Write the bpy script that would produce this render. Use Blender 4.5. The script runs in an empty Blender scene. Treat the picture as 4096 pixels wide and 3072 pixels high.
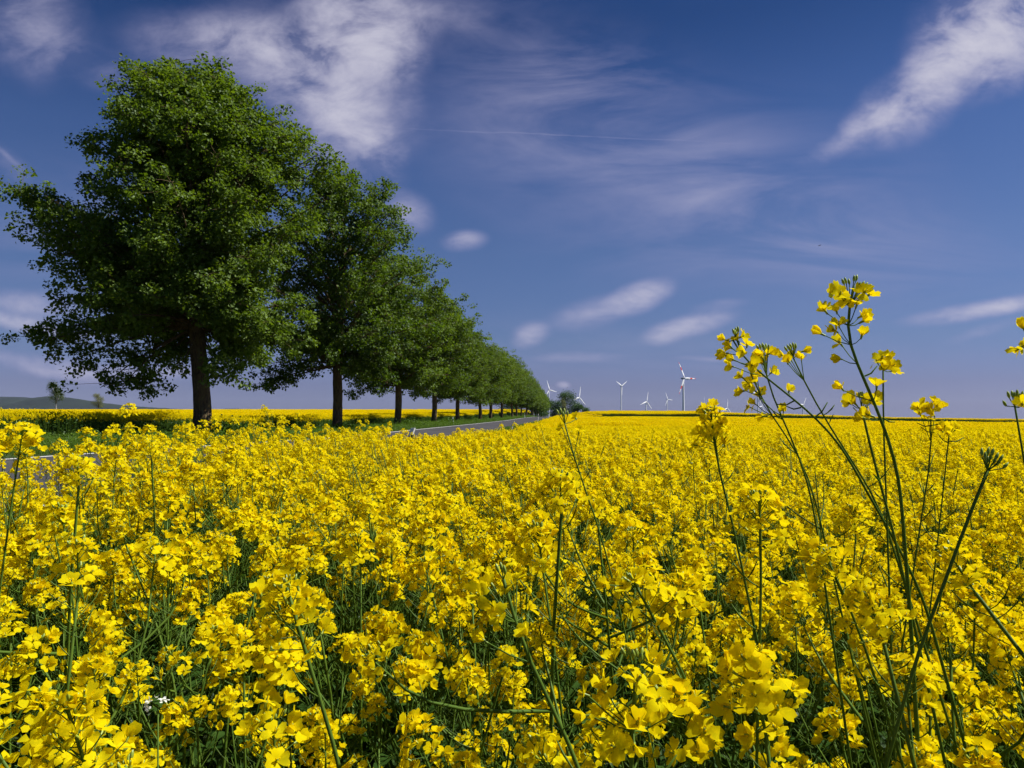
import bpy, math, random
import numpy as np
from mathutils import Vector

# ------------------------------------------------------------------ camera, world, sun, exposure
S = bpy.context.scene
C = S.collection
EYE = 1.7
PITCH = math.radians(2.37)
F = 774.0
cam_d = bpy.data.cameras.new('camera')
cam = bpy.data.objects.new('camera', cam_d)
C.objects.link(cam)
cam.location = (0, 0, EYE)
cam.rotation_euler = (math.pi / 2 + PITCH, 0, 0)
cam_d.sensor_fit = 'HORIZONTAL'
cam_d.sensor_width = 36.0
cam_d.lens = 36.0 * F / 1024.0
cam_d.clip_start = 0.05
cam_d.clip_end = 30000
S.camera = cam

SUN_EL = math.radians(52)
SUN_AZ = math.radians(84)          # clockwise from +Y (view direction): to the right of the camera
SUN_DIR = Vector((math.sin(SUN_AZ) * math.cos(SUN_EL), math.cos(SUN_AZ) * math.cos(SUN_EL), math.sin(SUN_EL)))
sun_d = bpy.data.lights.new('sun', 'SUN')
sun_d.energy = 5.0
sun_d.angle = math.radians(0.5)
sun_d.color = (1.0, 0.97, 0.92)
sun = bpy.data.objects.new('sun', sun_d)
C.objects.link(sun)
sun.rotation_euler = (-SUN_DIR).to_track_quat('-Z', 'Y').to_euler()
sun.location = (60, 20, 80)

S.view_settings.view_transform = 'Standard'
S.view_settings.look = 'None'
S.view_settings.exposure = 0.6
S.view_settings.gamma = 1.0
S.render.film_transparent = False
S.cycles.max_bounces = 8
S.cycles.diffuse_bounces = 4
S.cycles.glossy_bounces = 2
S.cycles.transmission_bounces = 4
S.cycles.transparent_max_bounces = 8
S.cycles.volume_bounces = 0
S.cycles.use_denoising = True
S.cycles.denoiser = 'OPENIMAGEDENOISE'
S.cycles.denoising_input_passes = 'RGB_ALBEDO_NORMAL'
S.cycles.denoising_prefilter = 'ACCURATE'
S.cycles.caustics_reflective = False
S.cycles.caustics_refractive = False


def ray(px, py):
    u = (px - 512.0) / F
    v = (384.0 - py) / F
    return np.array([u, math.cos(PITCH) - math.sin(PITCH) * v, math.sin(PITCH) + math.cos(PITCH) * v])


def at(px, py, y):
    r = ray(px, py)
    return np.array([0, 0, EYE]) + r * (y / r[1])


W = bpy.data.worlds.new('World')
S.world = W
W.use_nodes = True
SKY_STRENGTH = 0.0635


def build_world():
    nt = W.node_tree
    nt.nodes.clear()
    N = nt.nodes.new
    L = nt.links.new
    out = N('ShaderNodeOutputWorld')
    bg = N('ShaderNodeBackground')
    bg.inputs['Strength'].default_value = SKY_STRENGTH
    L(bg.outputs[0], out.inputs[0])
    tc = N('ShaderNodeTexCoord')
    sep = N('ShaderNodeSeparateXYZ')
    L(tc.outputs['Generated'], sep.inputs[0])

    def math_(op, a, b=None, clamp=False):
        n = N('ShaderNodeMath')
        n.operation = op
        n.use_clamp = clamp
        for i, v in enumerate((a, b)):
            if v is None:
                continue
            if isinstance(v, (int, float)):
                n.inputs[i].default_value = v
            else:
                L(v, n.inputs[i])
        return n.outputs[0]

    zc = math_('MAXIMUM', sep.outputs['Z'], 0.012)
    comb = N('ShaderNodeCombineXYZ')
    L(sep.outputs['X'], comb.inputs[0])
    L(sep.outputs['Y'], comb.inputs[1])
    L(zc, comb.inputs[2])
    sky = N('ShaderNodeTexSky')
    sky.sky_type = 'NISHITA'
    sky.sun_disc = False
    sky.sun_elevation = SUN_EL
    sky.sun_rotation = SUN_AZ
    sky.altitude = 300
    sky.air_density = 1.0
    sky.dust_density = 0.6
    sky.ozone_density = 1.5
    L(comb.outputs[0], sky.inputs['Vector'])
    # overall depth of the blue by elevation (polarised, clear spring air)
    ramp = N('ShaderNodeValToRGB')
    cr = ramp.color_ramp
    cr.elements[0].position = 0.0
    cr.elements[0].color = SKY_RAMP[0][1]
    cr.elements[1].position = 1.0
    cr.elements[1].color = SKY_RAMP[-1][1]
    for p, c in SKY_RAMP[1:-1]:
        e = cr.elements.new(p)
        e.color = c
    L(zc, ramp.inputs[0])
    mul = N('ShaderNodeMix')
    mul.data_type = 'RGBA'
    mul.blend_type = 'MULTIPLY'
    mul.inputs['Factor'].default_value = 1.0
    L(sky.outputs[0], mul.inputs['A'])
    L(ramp.outputs[0], mul.inputs['B'])
    base = mul.outputs['Result']
    # ---- clouds, laid out by world direction (gnomonic about +Y)
    yy = math_('MAXIMUM', sep.outputs['Y'], 0.08)
    gx = math_('DIVIDE', sep.outputs['X'], yy)
    gz = math_('DIVIDE', sep.outputs['Z'], yy)
    g = N('ShaderNodeCombineXYZ')
    L(gx, g.inputs[0])
    L(gz, g.inputs[1])

    def noise(vec, scale, detail, rough, loc=(0, 0, 0), rot=0.0, sc=(1, 1, 1), dist=0.0):
        m = N('ShaderNodeMapping')
        m.vector_type = 'POINT'
        m.inputs['Location'].default_value = loc
        m.inputs['Rotation'].default_value = (0, 0, rot)
        m.inputs['Scale'].default_value = sc
        L(vec, m.inputs[0])
        n = N('ShaderNodeTexNoise')
        n.inputs['Scale'].default_value = scale
        n.inputs['Detail'].default_value = detail
        n.inputs['Roughness'].default_value = rough
        n.inputs['Distortion'].default_value = dist
        L(m.outputs[0], n.inputs['Vector'])
        return n

    warp = noise(g.outputs[0], 5.0, 5, 0.55)
    ws = N('ShaderNodeVectorMath')
    ws.operation = 'SUBTRACT'
    L(warp.outputs['Color'], ws.inputs[0])
    ws.inputs[1].default_value = (0.5, 0.5, 0.5)
    wm = N('ShaderNodeVectorMath')
    wm.operation = 'MULTIPLY_ADD'
    L(ws.outputs[0], wm.inputs[0])
    wm.inputs[1].default_value = (0.10, 0.075, 0)
    L(g.outputs[0], wm.inputs[2])
    gw = wm.outputs[0]
    ws2 = N('ShaderNodeVectorMath')
    ws2.operation = 'MULTIPLY_ADD'
    L(ws.outputs[0], ws2.inputs[0])
    ws2.inputs[1].default_value = (0.03, 0.02, 0)
    L(g.outputs[0], ws2.inputs[2])
    gw_small = ws2.outputs[0]

    def blob(px, py, a, b, rot, k, soft=1.0, vec=None):
        r = ray(px, py)
        m = N('ShaderNodeMapping')
        m.vector_type = 'TEXTURE'
        m.inputs['Location'].default_value = (r[0] / r[1], r[2] / r[1], 0)
        m.inputs['Rotation'].default_value = (0, 0, math.radians(rot))
        m.inputs['Scale'].default_value = (a / F, b / F, 1)
        L(vec or gw, m.inputs[0])
        ln = N('ShaderNodeVectorMath')
        ln.operation = 'LENGTH'
        L(m.outputs[0], ln.inputs[0])
        mr = N('ShaderNodeMapRange')
        mr.interpolation_type = 'SMOOTHSTEP'
        mr.inputs['From Min'].default_value = 1.35
        mr.inputs['From Max'].default_value = 1.35 - 1.35 * soft
        mr.inputs['To Min'].default_value = 0
        mr.inputs['To Max'].default_value = k
        L(ln.outputs['Value'], mr.inputs['Value'])
        return mr.outputs[0]

    def total(parts):
        acc = parts[0]
        for p in parts[1:]:
            acc = math_('ADD', acc, p)
        return acc

    big = total([blob(*b) for b in CLOUDS])
    small = total([blob(*b, vec=gw_small) for b in SMALL_CLOUDS])
    # texture inside the clouds
    n1 = noise(g.outputs[0], 11.0, 10, 0.60, rot=math.radians(-18), sc=(1.0, 1.5, 1), dist=0.35)
    t1 = N('ShaderNodeMapRange')
    t1.inputs['From Min'].default_value = 0.34
    t1.inputs['From Max'].default_value = 0.64
    t1.inputs['To Min'].default_value = 0.22
    t1.inputs['To Max'].default_value = 1.30
    L(n1.outputs['Fac'], t1.inputs['Value'])
    dens = math_('MULTIPLY', big, t1.outputs[0])
    n3 = noise(g.outputs[0], 26.0, 8, 0.6, rot=math.radians(-10), sc=(0.8, 1.9, 1), dist=0.3)
    t3 = N('ShaderNodeMapRange')
    t3.inputs['From Min'].default_value = 0.30
    t3.inputs['From Max'].default_value = 0.66
    t3.inputs['To Min'].default_value = 0.50
    t3.inputs['To Max'].default_value = 1.25
    L(n3.outputs['Fac'], t3.inputs['Value'])
    dens = math_('MULTIPLY', dens, math_('ADD', math_('MULTIPLY', t3.outputs[0], 0.45), 0.55))
    small = math_('MULTIPLY', small, t3.outputs[0])
    dens = math_('ADD', dens, small)
    # faint cirrus veil
    n2 = noise(g.outputs[0], 3.2, 7, 0.6, rot=math.radians(24), sc=(0.8, 3.4, 1), dist=0.9)
    t2 = N('ShaderNodeMapRange')
    t2.inputs['From Min'].default_value = 0.40
    t2.inputs['From Max'].default_value = 0.75
    L(n2.outputs['Fac'], t2.inputs['Value'])
    veil = math_('MULTIPLY', t2.outputs[0], total([blob(*b) for b in VEILS]))
    dens = math_('ADD', dens, veil)
    dens = math_('SUBTRACT', 1.0, math_('EXPONENT', math_('MULTIPLY', dens, -1.35)))
    # colour: thin = lilac, thick = near white
    ccr = N('ShaderNodeValToRGB')
    ccr.color_ramp.elements[0].position = 0.0
    ccr.color_ramp.elements[0].color = (0.33, 0.31, 0.53, 1)
    ccr.color_ramp.elements[1].position = 0.95
    ccr.color_ramp.elements[1].color = (0.56, 0.55, 0.65, 1)
    L(dens, ccr.inputs[0])
    cs = N('ShaderNodeVectorMath')
    cs.operation = 'SCALE'
    cs.inputs['Scale'].default_value = 0.71 / SKY_STRENGTH
    L(ccr.outputs[0], cs.inputs[0])
    mx = N('ShaderNodeMix')
    mx.data_type = 'RGBA'
    L(dens, mx.inputs['Factor'])
    L(base, mx.inputs['A'])
    L(cs.outputs[0], mx.inputs['B'])
    L(mx.outputs['Result'], bg.inputs['Color'])


SKY_RAMP = [(0.0, (0.385, 0.435, 0.93, 1)), (0.0389, (0.358, 0.375, 0.738, 1)), (0.0952, (0.361, 0.417, 0.683, 1)), (0.2054, (0.390, 0.462, 0.705, 1)), (0.3202, (0.335, 0.440, 0.71, 1)), (0.3837, (0.25, 0.37, 0.64, 1)), (0.4565, (0.150, 0.276, 0.52, 1)), (1.0, (0.09, 0.2, 0.42, 1))]
# px, py, half-width, half-height, tilt (deg), density, softness
CLOUDS = [
    (30, 25, 60, 50, -20, 0.50, 1.0), (100, 60, 70, 22, -25, 0.22, 1.0),
    (235, 42, 115, 34, -8, 0.62, 1.0), (300, 82, 110, 44, -25, 0.58, 1.0),
    (366, 20, 66, 60, 0, 1.15, 0.95), (392, 60, 30, 40, 0, 0.5, 1.0), (345, 100, 75, 55, -35, 0.5, 1.0),
    (366, 132, 28, 56, 22, 0.70, 1.0), (330, 150, 70, 45, -30, 0.3, 1.0), (300, 40, 110, 60, -15, 0.25, 1.0), (440, 20, 60, 40, 0, 0.22, 1.0),
    (1005, 18, 110, 62, 38, 1.25, 0.9), (935, 84, 100, 36, 36, 1.0, 0.95), (865, 130, 60, 18, 30, 0.50, 1.0),
    (1010, 75, 40, 24, 30, 0.35, 1.0),
    (20, 298, 60, 14, -6, 0.45, 1.0), (30, 320, 80, 10, -5, 0.65, 1.0), (60, 360, 90, 12, -4, 0.6, 1.0), (140, 370, 90, 10, -4, 0.45, 1.0),
    (15, 160, 30, 10, -40, 0.18, 1.0),
]
SMALL_CLOUDS = [
    (408, 212, 28, 20, -30, 0.55, 1.0), (464, 242, 22, 11, 6, 0.55, 1.0),
    (640, 297, 36, 14, 18, 0.85, 0.85), (592, 312, 44, 14, 14, 0.45, 1.0),
    (690, 326, 46, 11, 14, 0.62, 0.9), (664, 332, 22, 11, 10, 0.35, 1.0), (720, 306, 26, 6, 8, 0.22, 1.0),
    (530, 334, 20, 12, 20, 0.60, 0.9), (575, 357, 40, 6, 2, 0.35, 1.0), (705, 358, 32, 3, -3, 0.25, 1.0),
    (975, 311, 70, 9, 7, 0.60, 0.9), (1010, 305, 50, 9, 8, 0.40, 1.0), (985, 330, 40, 6, 15, 0.18, 1.0),
    (561, 386, 7, 4, 0, 0.6, 1.0), (547, 391, 6, 4, 0, 0.3, 1.0),
    (720, 195, 330, 95, -16, 0.05, 1.0), (500, 110, 160, 90, -30, 0.07, 1.0), (560, 135, 190, 0.9, -2.5, 0.12, 1.0), (8, 155, 24, 3, -38, 0.25, 1.0),
]
VEILS = [(690, 180, 270, 120, -14, 0.36, 1.0), (560, 70, 200, 80, -25, 0.30, 1.0), (850, 250, 220, 60, -8, 0.22, 1.0), (120, 250, 200, 100, -10, 0.25, 1.0), (600, 350, 600, 40, 0, 0.2, 1.0)]
build_world()

# ------------------------------------------------------------------ helpers
RS = np.random.RandomState(7)
random.seed(7)


def tagp(o, label=None, cat=None, group=None, kind=None):
    if label:
        o['label'] = label
    if cat:
        o['category'] = cat
    if group:
        o['group'] = group
    if kind:
        o['kind'] = kind
    return o


class MB:
    """collects vertices and quads/tris with a material index, then links ONE mesh object"""

    def __init__(self):
        self.v, self.q, self.t, self.qm, self.tm, self.n = [], [], [], [], [], 0

    def add(self, V, Q=None, T=None, m=0):
        V = np.asarray(V, float).reshape(-1, 3)
        if Q is not None and len(Q):
            Q = np.asarray(Q, int).reshape(-1, 4) + self.n
            self.q.append(Q)
            self.qm.append(np.full(len(Q), m))
        if T is not None and len(T):
            T = np.asarray(T, int).reshape(-1, 3) + self.n
            self.t.append(T)
            self.tm.append(np.full(len(T), m))
        self.v.append(V)
        self.n += len(V)

    def addmb(self, other, M=None, loc=(0, 0, 0)):
        """merge another MB (rotated by 3x3 M, moved to loc)"""
        V = np.concatenate(other.v)
        if M is not None:
            V = V @ np.asarray(M).T
        V = V + np.asarray(loc)
        for Q, mm in zip(other.q, other.qm):
            self.q.append(Q + self.n)
            self.qm.append(mm)
        for T, mm in zip(other.t, other.tm):
            self.t.append(T + self.n)
            self.tm.append(mm)
        self.v.append(V)
        self.n += len(V)

    def mesh(self, name, mats, smooth=True):
        V = np.concatenate(self.v) if self.v else np.zeros((0, 3))
        Q = np.concatenate(self.q) if self.q else np.zeros((0, 4), int)
        T = np.concatenate(self.t) if self.t else np.zeros((0, 3), int)
        me = bpy.data.meshes.new(name)
        me.vertices.add(len(V))
        me.vertices.foreach_set('co', V.astype(np.float32).ravel())
        me.loops.add(len(Q) * 4 + len(T) * 3)
        me.loops.foreach_set('vertex_index', np.concatenate([Q.ravel(), T.ravel()]).astype(np.int32))
        me.polygons.add(len(Q) + len(T))
        st = np.concatenate([np.arange(len(Q)) * 4, len(Q) * 4 + np.arange(len(T)) * 3]).astype(np.int32)
        me.polygons.foreach_set('loop_start', st)
        mi = np.concatenate((self.qm or [np.zeros(0)]) + (self.tm or [np.zeros(0)])).astype(np.int32)
        me.polygons.foreach_set('material_index', mi)
        me.polygons.foreach_set('use_smooth', np.full(len(Q) + len(T), smooth))
        for m in (mats if isinstance(mats, (list, tuple)) else [mats]):
            me.materials.append(m)
        me.update(calc_edges=True)
        return me

    def build(self, name, mats, parent=None, smooth=True, loc=None):
        o = bpy.data.objects.new(name, self.mesh(name, mats, smooth))
        C.objects.link(o)
        if parent is not None:
            o.parent = parent
        if loc is not None:
            o.location = loc
        return o


def link_mesh(name, me, parent=None, loc=(0, 0, 0)):
    o = bpy.data.objects.new(name, me)
    C.objects.link(o)
    o.parent = parent
    o.location = loc
    return o


def empty(name, loc, label, cat, group=None, rz=0.0):
    o = bpy.data.objects.new(name, None)
    C.objects.link(o)
    o.location = loc
    o.rotation_euler = (0, 0, rz)
    o.empty_display_size = 0.2
    return tagp(o, label, cat, group)


def unit(v):
    v = np.asarray(v, float)
    return v / (np.linalg.norm(v, axis=-1, keepdims=True) + 1e-12)


def tube(mb, P, R, n=6, m=0, cap=True):
    """tapered tube through points P with radii R"""
    P = np.asarray(P, float)
    k = len(P)
    R = np.broadcast_to(np.asarray(R, float), (k,))
    T = np.gradient(P, axis=0)
    T = unit(T)
    ref = np.array([0.31, 0.95, 0.05]) if abs(T[0][2]) > 0.6 else np.array([0.1, 0.2, 1.0])
    A = unit(np.cross(T, ref))
    B = np.cross(T, A)
    a = np.arange(n) * 2 * math.pi / n
    V = P[:, None, :] + R[:, None, None] * (np.cos(a)[None, :, None] * A[:, None, :] + np.sin(a)[None, :, None] * B[:, None, :])
    i = np.arange(k - 1)[:, None] * n
    j = np.arange(n)[None, :]
    jn = (j + 1) % n
    Q = np.stack([i + j, i + jn, i + n + jn, i + n + j], -1).reshape(-1, 4)
    V = V.reshape(-1, 3)
    Tt = None
    if cap:
        V = np.concatenate([V, P[-1:] + T[-1:] * R[-1] * 0.6])
        b = (k - 1) * n
        Tt = np.stack([b + np.arange(n), b + (np.arange(n) + 1) % n, np.full(n, k * n)], -1)
    mb.add(V, Q, Tt, m)


def frames(Nrm, spin=None, rs=None):
    """(n,3,3) rotation matrices whose third column is Nrm"""
    Nrm = unit(Nrm)
    r = unit((rs or RS).normal(size=Nrm.shape))
    A = unit(np.cross(Nrm, r))
    B = np.cross(Nrm, A)
    return np.stack([A, B, Nrm], -1)


def instance_arrays(mb, V0, Q0, T0, M, loc, scale, m=0):
    """many rotated copies of a small shape joined into one MB"""
    n, k = len(loc), len(V0)
    V = np.einsum('nij,kj->nki', M, V0) * np.asarray(scale).reshape(-1, 1, 1) + loc[:, None, :]
    off = (np.arange(n) * k)[:, None, None]
    Q = (np.asarray(Q0)[None] + off).reshape(-1, 4) if Q0 is not None else None
    T = (np.asarray(T0)[None] + off).reshape(-1, 3) if T0 is not None else None
    mb.add(V.reshape(-1, 3), Q, T, m)


def interp(x, xs, ys):
    return np.interp(x, xs, ys)


def sstep(a, b, x):
    t = np.clip((np.asarray(x, float) - a) / (b - a), 0, 1)
    return t * t * (3 - 2 * t)


# ------------------------------------------------------------------ materials
def new_mat(name):
    m = bpy.data.materials.new(name)
    m.use_nodes = True
    m.node_tree.nodes.clear()
    return m, m.node_tree


def simple_mat(name, col, rough=0.6, noise_scale=None, col2=None, bump=0.0, bump_scale=20.0, spec=0.3):
    m, nt = new_mat(name)
    N, L = nt.nodes.new, nt.links.new
    o = N('ShaderNodeOutputMaterial')
    p = N('ShaderNodeBsdfPrincipled')
    p.inputs['Roughness'].default_value = rough
    p.inputs['Specular IOR Level'].default_value = spec
    p.inputs['Base Color'].default_value = (*col, 1)
    L(p.outputs[0], o.inputs[0])
    tc = N('ShaderNodeTexCoord')
    if noise_scale:
        n = N('ShaderNodeTexNoise')
        n.inputs['Scale'].default_value = noise_scale
        n.inputs['Detail'].default_value = 6
        n.inputs['Roughness'].default_value = 0.65
        L(tc.outputs['Object'], n.inputs['Vector'])
        r = N('ShaderNodeValToRGB')
        r.color_ramp.elements[0].position = 0.35
        r.color_ramp.elements[0].color = (*col, 1)
        r.color_ramp.elements[1].position = 0.65
        r.color_ramp.elements[1].color = (*(col2 or col), 1)
        L(n.outputs['Fac'], r.inputs[0])
        L(r.outputs[0], p.inputs['Base Color'])
    if bump:
        n2 = N('ShaderNodeTexNoise')
        n2.inputs['Scale'].default_value = bump_scale
        n2.inputs['Detail'].default_value = 8
        L(tc.outputs['Object'], n2.inputs['Vector'])
        b = N('ShaderNodeBump')
        b.inputs['Strength'].default_value = 0.8
        b.inputs['Distance'].default_value = bump
        L(n2.outputs['Fac'], b.inputs['Height'])
        L(b.outputs[0], p.inputs['Normal'])
    return m


def leaf_mat(name, c1, c2, tr1, tr2, mix=0.4, gloss=0.06, scale=9.0, rough=0.4, sheer=0.0):
    """thin petal/leaf: diffuse + translucent + a little gloss, two tones by noise and per copy"""
    m, nt = new_mat(name)
    N, L = nt.nodes.new, nt.links.new
    o = N('ShaderNodeOutputMaterial')
    geo = N('ShaderNodeNewGeometry')
    n = N('ShaderNodeTexNoise')
    n.inputs['Scale'].default_value = scale
    n.inputs['Detail'].default_value = 3
    L(geo.outputs['Position'], n.inputs['Vector'])
    oi = N('ShaderNodeObjectInfo')
    isl = N('ShaderNodeMath')
    isl.operation = 'MULTIPLY_ADD'
    L(oi.outputs['Random'], isl.inputs[0])
    isl.inputs[1].default_value = 0.25
    L(n.outputs['Fac'], isl.inputs[2])
    ri = N('ShaderNodeMath')
    ri.operation = 'MULTIPLY_ADD'
    L(geo.outputs['Random Per Island'], ri.inputs[0])
    ri.inputs[1].default_value = 0.45
    L(isl.outputs[0], ri.inputs[2])
    mr = N('ShaderNodeMapRange')
    mr.inputs['From Min'].default_value = 0.45
    mr.inputs['From Max'].default_value = 1.15
    L(ri.outputs[0], mr.inputs['Value'])

    def mixc(a, b):
        x = N('ShaderNodeMix')
        x.data_type = 'RGBA'
        L(mr.outputs[0], x.inputs['Factor'])
        x.inputs['A'].default_value = (*a, 1)
        x.inputs['B'].default_value = (*b, 1)
        return x.outputs['Result']
    d = N('ShaderNodeBsdfDiffuse')
    L(mixc(c1, c2), d.inputs['Color'])
    t = N('ShaderNodeBsdfTranslucent')
    L(mixc(tr1, tr2), t.inputs['Color'])
    ms = N('ShaderNodeMixShader')
    ms.inputs[0].default_value = mix
    L(d.outputs[0], ms.inputs[1])
    L(t.outputs[0], ms.inputs[2])
    res = ms.outputs[0]
    if gloss:
        gl = N('ShaderNodeBsdfGlossy')
        gl.inputs['Roughness'].default_value = rough
        gl.inputs['Color'].default_value = (0.9, 0.95, 1, 1)
        m2 = N('ShaderNodeMixShader')
        m2.inputs[0].default_value = gloss
        L(res, m2.inputs[1])
        L(gl.outputs[0], m2.inputs[2])
        res = m2.outputs[0]
    if sheer:      # thin petals let some light straight through
        tp = N('ShaderNodeBsdfTransparent')
        tp.inputs['Color'].default_value = (1.0, 0.86, 0.03, 1)
        m3 = N('ShaderNodeMixShader')
        m3.inputs[0].default_value = sheer
        L(res, m3.inputs[1])
        L(tp.outputs[0], m3.inputs[2])
        res = m3.outputs[0]
    L(res, o.inputs[0])
    return m


M_PETAL = leaf_mat('rape_petal', (0.81, 0.645, 0.003), (0.85, 0.745, 0.008), (0.92, 0.665, 0.002), (0.95, 0.78, 0.004), mix=0.45, gloss=0.0, scale=60, sheer=0.16)
M_BUD = leaf_mat('rape_bud', (0.30, 0.36, 0.03), (0.20, 0.28, 0.04), (0.2, 0.25, 0.02), (0.2, 0.25, 0.02), mix=0.1, gloss=0.04)
M_STEM = leaf_mat('rape_stem', (0.050, 0.100, 0.010), (0.095, 0.155, 0.018), (0.05, 0.1, 0.01), (0.05, 0.1, 0.01), mix=0.05, gloss=0.012, rough=0.5, scale=30)
M_RLEAF = leaf_mat('rape_leaf', (0.022, 0.058, 0.009), (0.045, 0.092, 0.016), (0.04, 0.10, 0.006), (0.07, 0.14, 0.010), mix=0.28, gloss=0.008)
M_WHITEPETAL = leaf_mat('white_petal', (0.8, 0.8, 0.72), (0.75, 0.76, 0.66), (0.6, 0.6, 0.5), (0.6, 0.6, 0.5), mix=0.3, gloss=0.0)
RAPE = [M_PETAL, M_BUD, M_STEM, M_RLEAF]
M_TLEAF = leaf_mat('tree_leaf', (0.024, 0.053, 0.003), (0.128, 0.195, 0.015), (0.070, 0.15, 0.002), (0.23, 0.34, 0.009), mix=0.37, gloss=0.016, scale=0.7, rough=0.55)
M_BUSHLEAF = leaf_mat('bush_leaf', (0.030, 0.07, 0.012), (0.05, 0.10, 0.015), (0.05, 0.12, 0.01), (0.08, 0.17, 0.01), mix=0.35, gloss=0.04, scale=0.5)
M_PALELEAF = leaf_mat('pale_leaf', (0.16, 0.18, 0.06), (0.22, 0.22, 0.09), (0.2, 0.22, 0.06), (0.2, 0.22, 0.06), mix=0.3, gloss=0.0, scale=0.5)
M_BIRCHLEAF = leaf_mat('birch_leaf', (0.07, 0.10, 0.035), (0.10, 0.13, 0.05), (0.1, 0.15, 0.03), (0.1, 0.15, 0.03), mix=0.3, gloss=0.0, scale=0.5)
M_GRASS = leaf_mat('grass_blade', (0.055, 0.115, 0.012), (0.11, 0.18, 0.025), (0.10, 0.2, 0.008), (0.15, 0.25, 0.015), mix=0.35, gloss=0.008, scale=3)
M_BARK = None


def bark_mat():
    m, nt = new_mat('bark')
    N, L = nt.nodes.new, nt.links.new
    o = N('ShaderNodeOutputMaterial')
    p = N('ShaderNodeBsdfPrincipled')
    p.inputs['Roughness'].default_value = 0.85
    p.inputs['Specular IOR Level'].default_value = 0.15
    L(p.outputs[0], o.inputs[0])
    tc = N('ShaderNodeTexCoord')
    mp = N('ShaderNodeMapping')
    mp.inputs['Scale'].default_value = (3.2, 3.2, 1.1)
    L(tc.outputs['Object'], mp.inputs[0])
    v = N('ShaderNodeTexVoronoi')
    v.feature = 'DISTANCE_TO_EDGE'
    v.inputs['Scale'].default_value = 2.6
    n = N('ShaderNodeTexNoise')
    n.inputs['Scale'].default_value = 3.5
    n.inputs['Detail'].default_value = 7
    n.inputs['Roughness'].default_value = 0.7
    L(mp.outputs[0], n.inputs['Vector'])
    L(mp.outputs[0], v.inputs['Vector'])
    r = N('ShaderNodeValToRGB')
    els = r.color_ramp.elements
    els[0].position = 0.36
    els[0].color = (0.045, 0.032, 0.020, 1)
    els[1].position = 0.72
    els[1].color = (0.36, 0.21, 0.09, 1)
    e = els.new(0.52)
    e.color = (0.13, 0.088, 0.045, 1)
    e = els.new(0.60)
    e.color = (0.10, 0.09, 0.035, 1)
    L(n.outputs['Fac'], r.inputs[0])
    L(r.outputs[0], p.inputs['Base Color'])
    ad = N('ShaderNodeMath')
    ad.operation = 'ADD'
    L(v.outputs['Distance'], ad.inputs[0])
    L(n.outputs['Fac'], ad.inputs[1])
    b = N('ShaderNodeBump')
    b.inputs['Strength'].default_value = 1.0
    b.inputs['Distance'].default_value = 0.06
    L(ad.outputs[0], b.inputs['Height'])
    L(b.outputs[0], p.inputs['Normal'])
    return m


M_BARK = bark_mat()
M_BIRCHBARK = simple_mat('birch_bark', (0.5, 0.48, 0.44), 0.7, 3.0, (0.25, 0.22, 0.2))
M_ASPHALT = simple_mat('asphalt', (0.050, 0.048, 0.052), 1.0, 0.6, (0.075, 0.072, 0.076), bump=0.004, bump_scale=60, spec=0.05)
M_PAINT = simple_mat('road_paint', (0.72, 0.72, 0.70), 0.6, 4.0, (0.58, 0.58, 0.56))
M_WHITE = simple_mat('turbine_white', (0.93, 0.93, 0.93), 0.4, 0.2, (0.90, 0.90, 0.90))
M_NACELLE = simple_mat('nacelle_grey', (0.42, 0.43, 0.44), 0.45)
M_RED = simple_mat('blade_red', (0.75, 0.05, 0.015), 0.45)
M_POST = simple_mat('post_plastic', (0.88, 0.88, 0.86), 0.45, 12.0, (0.78, 0.78, 0.75))
M_BLACK = simple_mat('post_black', (0.012, 0.012, 0.012), 0.5)
M_REFL = simple_mat('post_reflector', (0.62, 0.60, 0.55), 0.2)
M_BIRD = simple_mat('bird_plumage', (0.015, 0.015, 0.02), 0.7)
M_INSECT = M_BIRD

# ------------------------------------------------------------------ terrain
RX0, RSL = -4.3, 0.072


def xr(y):                                  # line of the right-hand marker posts
    return RX0 + RSL * y


def road_h(y):
    return interp(y, [-60, 0, 18, 42, 104, 156, 211, 293, 340, 420, 600, 1000, 6000], [-.85, -.9, -.96, -1.15, -1.05, -.9, -.58, -.25, -.45, -1.6, -5, -12, -72])


def left_h(y):
    return interp(y, [-60, 0, 23, 55, 95, 115, 190, 350, 385, 600, 1000, 6000], [-1.0, -1.0, -.98, -1.32, -1.0, -.9, -.05, 1.78, 1.7, -4, -12, -72])


G185R = [-.2, .05, .12, .28, .375, .44, .50, .565, .66, .8]
G185H = [-1.4, -1.35, -1.38, -1.48, -1.85, -2.25, -2.52, -2.75, -2.95, -3.2]
G300R = [-.2, .02, .07, .245, .28, .375, .44, .485, .55, .8]
G300H = [.4, .4, .72, .72, 0, -.95, -2.0, -3.2, -5, -8]


def right_h(x, y):
    y = np.asarray(y, float)
    ratio = x / np.maximum(y, 4.0)
    near = interp(y, [-60, 0, 2, 5, 10, 20, 54, 110, 185], [-1.72, -1.72, -1.70, -1.62, -1.61, -1.66, -1.88, -1.66, -1.40])
    g1 = interp(ratio, G185R, G185H)
    g2 = interp(ratio, G300R, G300H)
    a = sstep(50, 185, y)
    h = near * (1 - a) + g1 * a
    b = sstep(190, 300, y)
    bank = 0.98 * sstep(187.0, 190.4, y) * (1 - b) * sstep(.095, .12, ratio)
    h = h * (1 - b) + g2 * b + bank
    far = g2 - (y - 300) * 0.016
    h = np.where(y > 300, far, h)
    return np.where(y > 900, np.minimum(h, -0.0125 * y), h)


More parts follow.
